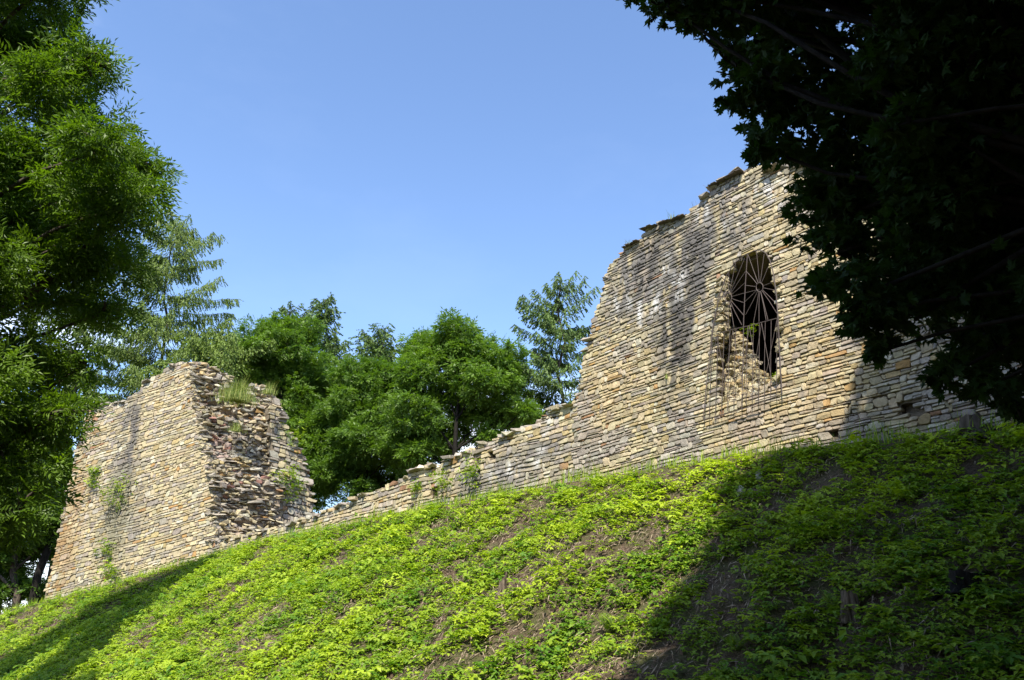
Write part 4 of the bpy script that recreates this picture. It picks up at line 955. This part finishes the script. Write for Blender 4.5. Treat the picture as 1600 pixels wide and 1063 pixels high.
herbclump('small weed low in the right corner of the window', W1(1208, 583, -.2), 8, .05, .1, sc=.8)
tuft('grass_tuft', 'small dry tuft in the face of the high wall left of the window', 'grass', W1(1043, 593, .05), 30, .2, .06)
# twiggy dead stalks on the crest
for px, py, lb in [(1083, 330, 'dry bare stalk on the high wall crest, lower of two'), (1103, 303, 'dry bare stalk leaning on the high wall crest, upper of two')]:
    p = W1(px, py, -.2); mb = MB(); 
    for k in range(6): mb.tube(bend([0, 0, 0], [random.uniform(-.25, .1), 0, random.uniform(.2, .42)], 4, 0, .1), [.004, .003, .003, .002], 3)
    o = mb.build('dry_stalk', M['deadwood']); o.location = tuple(map(float, p)); tag(o, lb, 'stalk')
# weeds along the wall foot: fringe standing on the ridge
arcs = [(i_, ARC[3] + (ARC[-2] - ARC[3]) * (i_ + random.random()) / 150) for i_ in range(150)]
Vt = []; Ft = []; Tt = []; off = 0
for i_, a in arcs:
    k = int(np.clip(np.searchsorted(ARC, a) - 1, 0, len(RG) - 2)); t = (a - ARC[k]) / (ARC[k + 1] - ARC[k]); p = RG[k] + (RG[k + 1] - RG[k]) * t; d = unit(RG[k + 1] - RG[k]); nn = np.array([d[1], -d[0], 0]) * FL
    p = p + nn * random.uniform(.15, .5); p = gnd(p); V, Fc, T = blades(34, random.uniform(.18, .46), .4); Vt.append(V + p); Ft.append(Fc + off); Tt.append(T); off += len(V)
tag(mesh_obj('grass_fringe', np.concatenate(Vt), np.concatenate(Ft), M['herb'], tone=np.concatenate(Tt)), 'taller grass growing all along the foot of the wall', 'grass', kind='stuff')

# ------------------------------------------------------------------ stumps, stones, sticks, ferns on the slope
def stump(label, px, py, r, h, jag=.3, roots=5, wood='deadwood'):
    p = bank_pt(px, py); root = empty('tree_stump', label, 'stump', p); mb = MB(); n = 20; V = []; Fs = []
    ph = [random.uniform(0, 6.28) for _ in range(3)]
    for j, (zz, rr_) in enumerate([(-.25, 1.5), (.0, 1.25), (.25, 1.08), (.6, 1.0), (1.0, .92)]):
        for k in range(n):
            a = 2 * math.pi * k / n; q_ = r * rr_ * (1 + .16 * math.sin(3 * a + ph[0]) * (1.4 - zz) + .07 * math.sin(7 * a + ph[1]) + .05 * random.uniform(-1, 1)); z_ = h * zz + (h * jag * (math.sin(a + ph[2]) * .5 + random.uniform(-.3, .5)) if j == 4 else 0)
            V.append((q_ * math.cos(a), q_ * math.sin(a), z_))
    for j in range(4):
        for k in range(n): Fs.append([j * n + k, j * n + (k + 1) % n, (j + 1) * n + (k + 1) % n, (j + 1) * n + k])
    V.append((0, 0, h * .75)); 
    for k in range(n): Fs.append([4 * n + k, 4 * n + (k + 1) % n, 5 * n])
    mb.add(V, Fs); mb.build('stump_wood', M[wood], root)
    for k in range(roots):
        a = 2 * math.pi * (k + random.random() * .5) / roots; m2 = MB(); e = np.array([math.cos(a), math.sin(a), 0]) * r * 2.6; hz_ = float(H(np.array([p[0] + e[0]]), np.array([p[1] + e[1]]))[0]) - p[2]
        m2.tube(bend([math.cos(a) * r * .7, math.sin(a) * r * .7, h * .2], [e[0], e[1], hz_ - .03], 5, .05, .08), np.linspace(r * .35, r * .08, 5), 6); m2.build('root', M[wood], root)
    return root
stump('splintered grey stump with a tall jagged side in the sunlit slope', 785, 932, .08, .30, .8, 5)
stump('dark ridged stump at the top right of the slope against the wall', 1521, 684, .17, .36, .12, 5, 'bark')
stump('shaded pale stump in the lower right of the slope', 1330, 966, .10, .30, .2, 4)
stump('low dark stump form added for the dark void near the right edge, in deep shade', 1508, 925, .16, .2, .2, 5, 'darkbark')  # added form: dark wood stands in for a void in the shade
for px, py, sz, lb in [(1160, 772, .20, 'pale pointed stone on the slope at the edge of the shade'), (1186, 750, .20, 'rounded grey stone just above the pale pointed stone')]:
    mb = MB(); random.seed(int(px)); block(mb, (0, 0, sz * .35), (sz * .8, sz, sz * 1.3), .4, .3, (.5, .47, .42)); o = mb.build('field_stone', M['rubble']); o.location = tuple(map(float, bank_pt(px, py))); tag(o, lb, 'stone')
for (xa, ya, xb, yb, rr_, lb) in [(1367, 924, 1390, 920, .014, 'short pale stick lying in the shaded slope'), (494, 962, 500, 984, .014, 'thin dark curved stick standing in the sunlit slope'), (918, 955, 945, 925, .008, 'thin pale twig lying across the slope edge of the shade')]:
    a = bank_pt(xa, ya); b_ = bank_pt(xb, yb); mb = MB(); mb.tube([(p - a) + Z * .12 for p in bend(a, b_, 6, .1, .08)], np.linspace(rr_, rr_ * .6, 6), 6); o = mb.build('stick', M['deadwood']); o.location = tuple(map(float, a)); tag(o, lb, 'stick')
def fern(label, px, py, h):
    p = bank_pt(px, py); V = []; Fs = []; T = []
    for f in range(9):
        az_ = random.uniform(0, 6.28); tl = random.uniform(.25, .7); ca_, sa_ = math.cos(az_), math.sin(az_)
        for k in range(2, 22):
            t = k / 22; x = h * t * tl * (1 + t * .5); z = h * (t - .45 * t * t * tl); w_ = .20 * h * math.sin(math.pi * min(1, t * .85 + .15)) + .01
            for sd in (-1, 1):
                i0 = len(V); dx = h * .022; c = np.array([x * ca_, x * sa_, z]); lat = np.array([-sa_, ca_, 0]) * sd * w_; fw = np.array([ca_, sa_, .1]) * dx
                V += [c - fw * .5, c + fw, c + lat + fw * 1.2 - Z * w_ * .2, c + lat * .6 - fw * .2]; Fs.append([i0, i0 + 1, i0 + 2, i0 + 3]); T += [random.uniform(.1, .6)] * 4
    o = mesh_obj('fern', np.array(V), np.array(Fs), M['herb'], tone=T); o.location = tuple(map(float, p)); tag(o, label, 'fern', 'ferns on the slope')
fern('upright dark fern beside the shaded pale stump', 1306, 965, .42)
fern('light green fern at the shade edge near the bottom of the slope', 953, 992, .42)
fern('small fern at the lower left part of the shaded slope', 1150, 1020, .3)
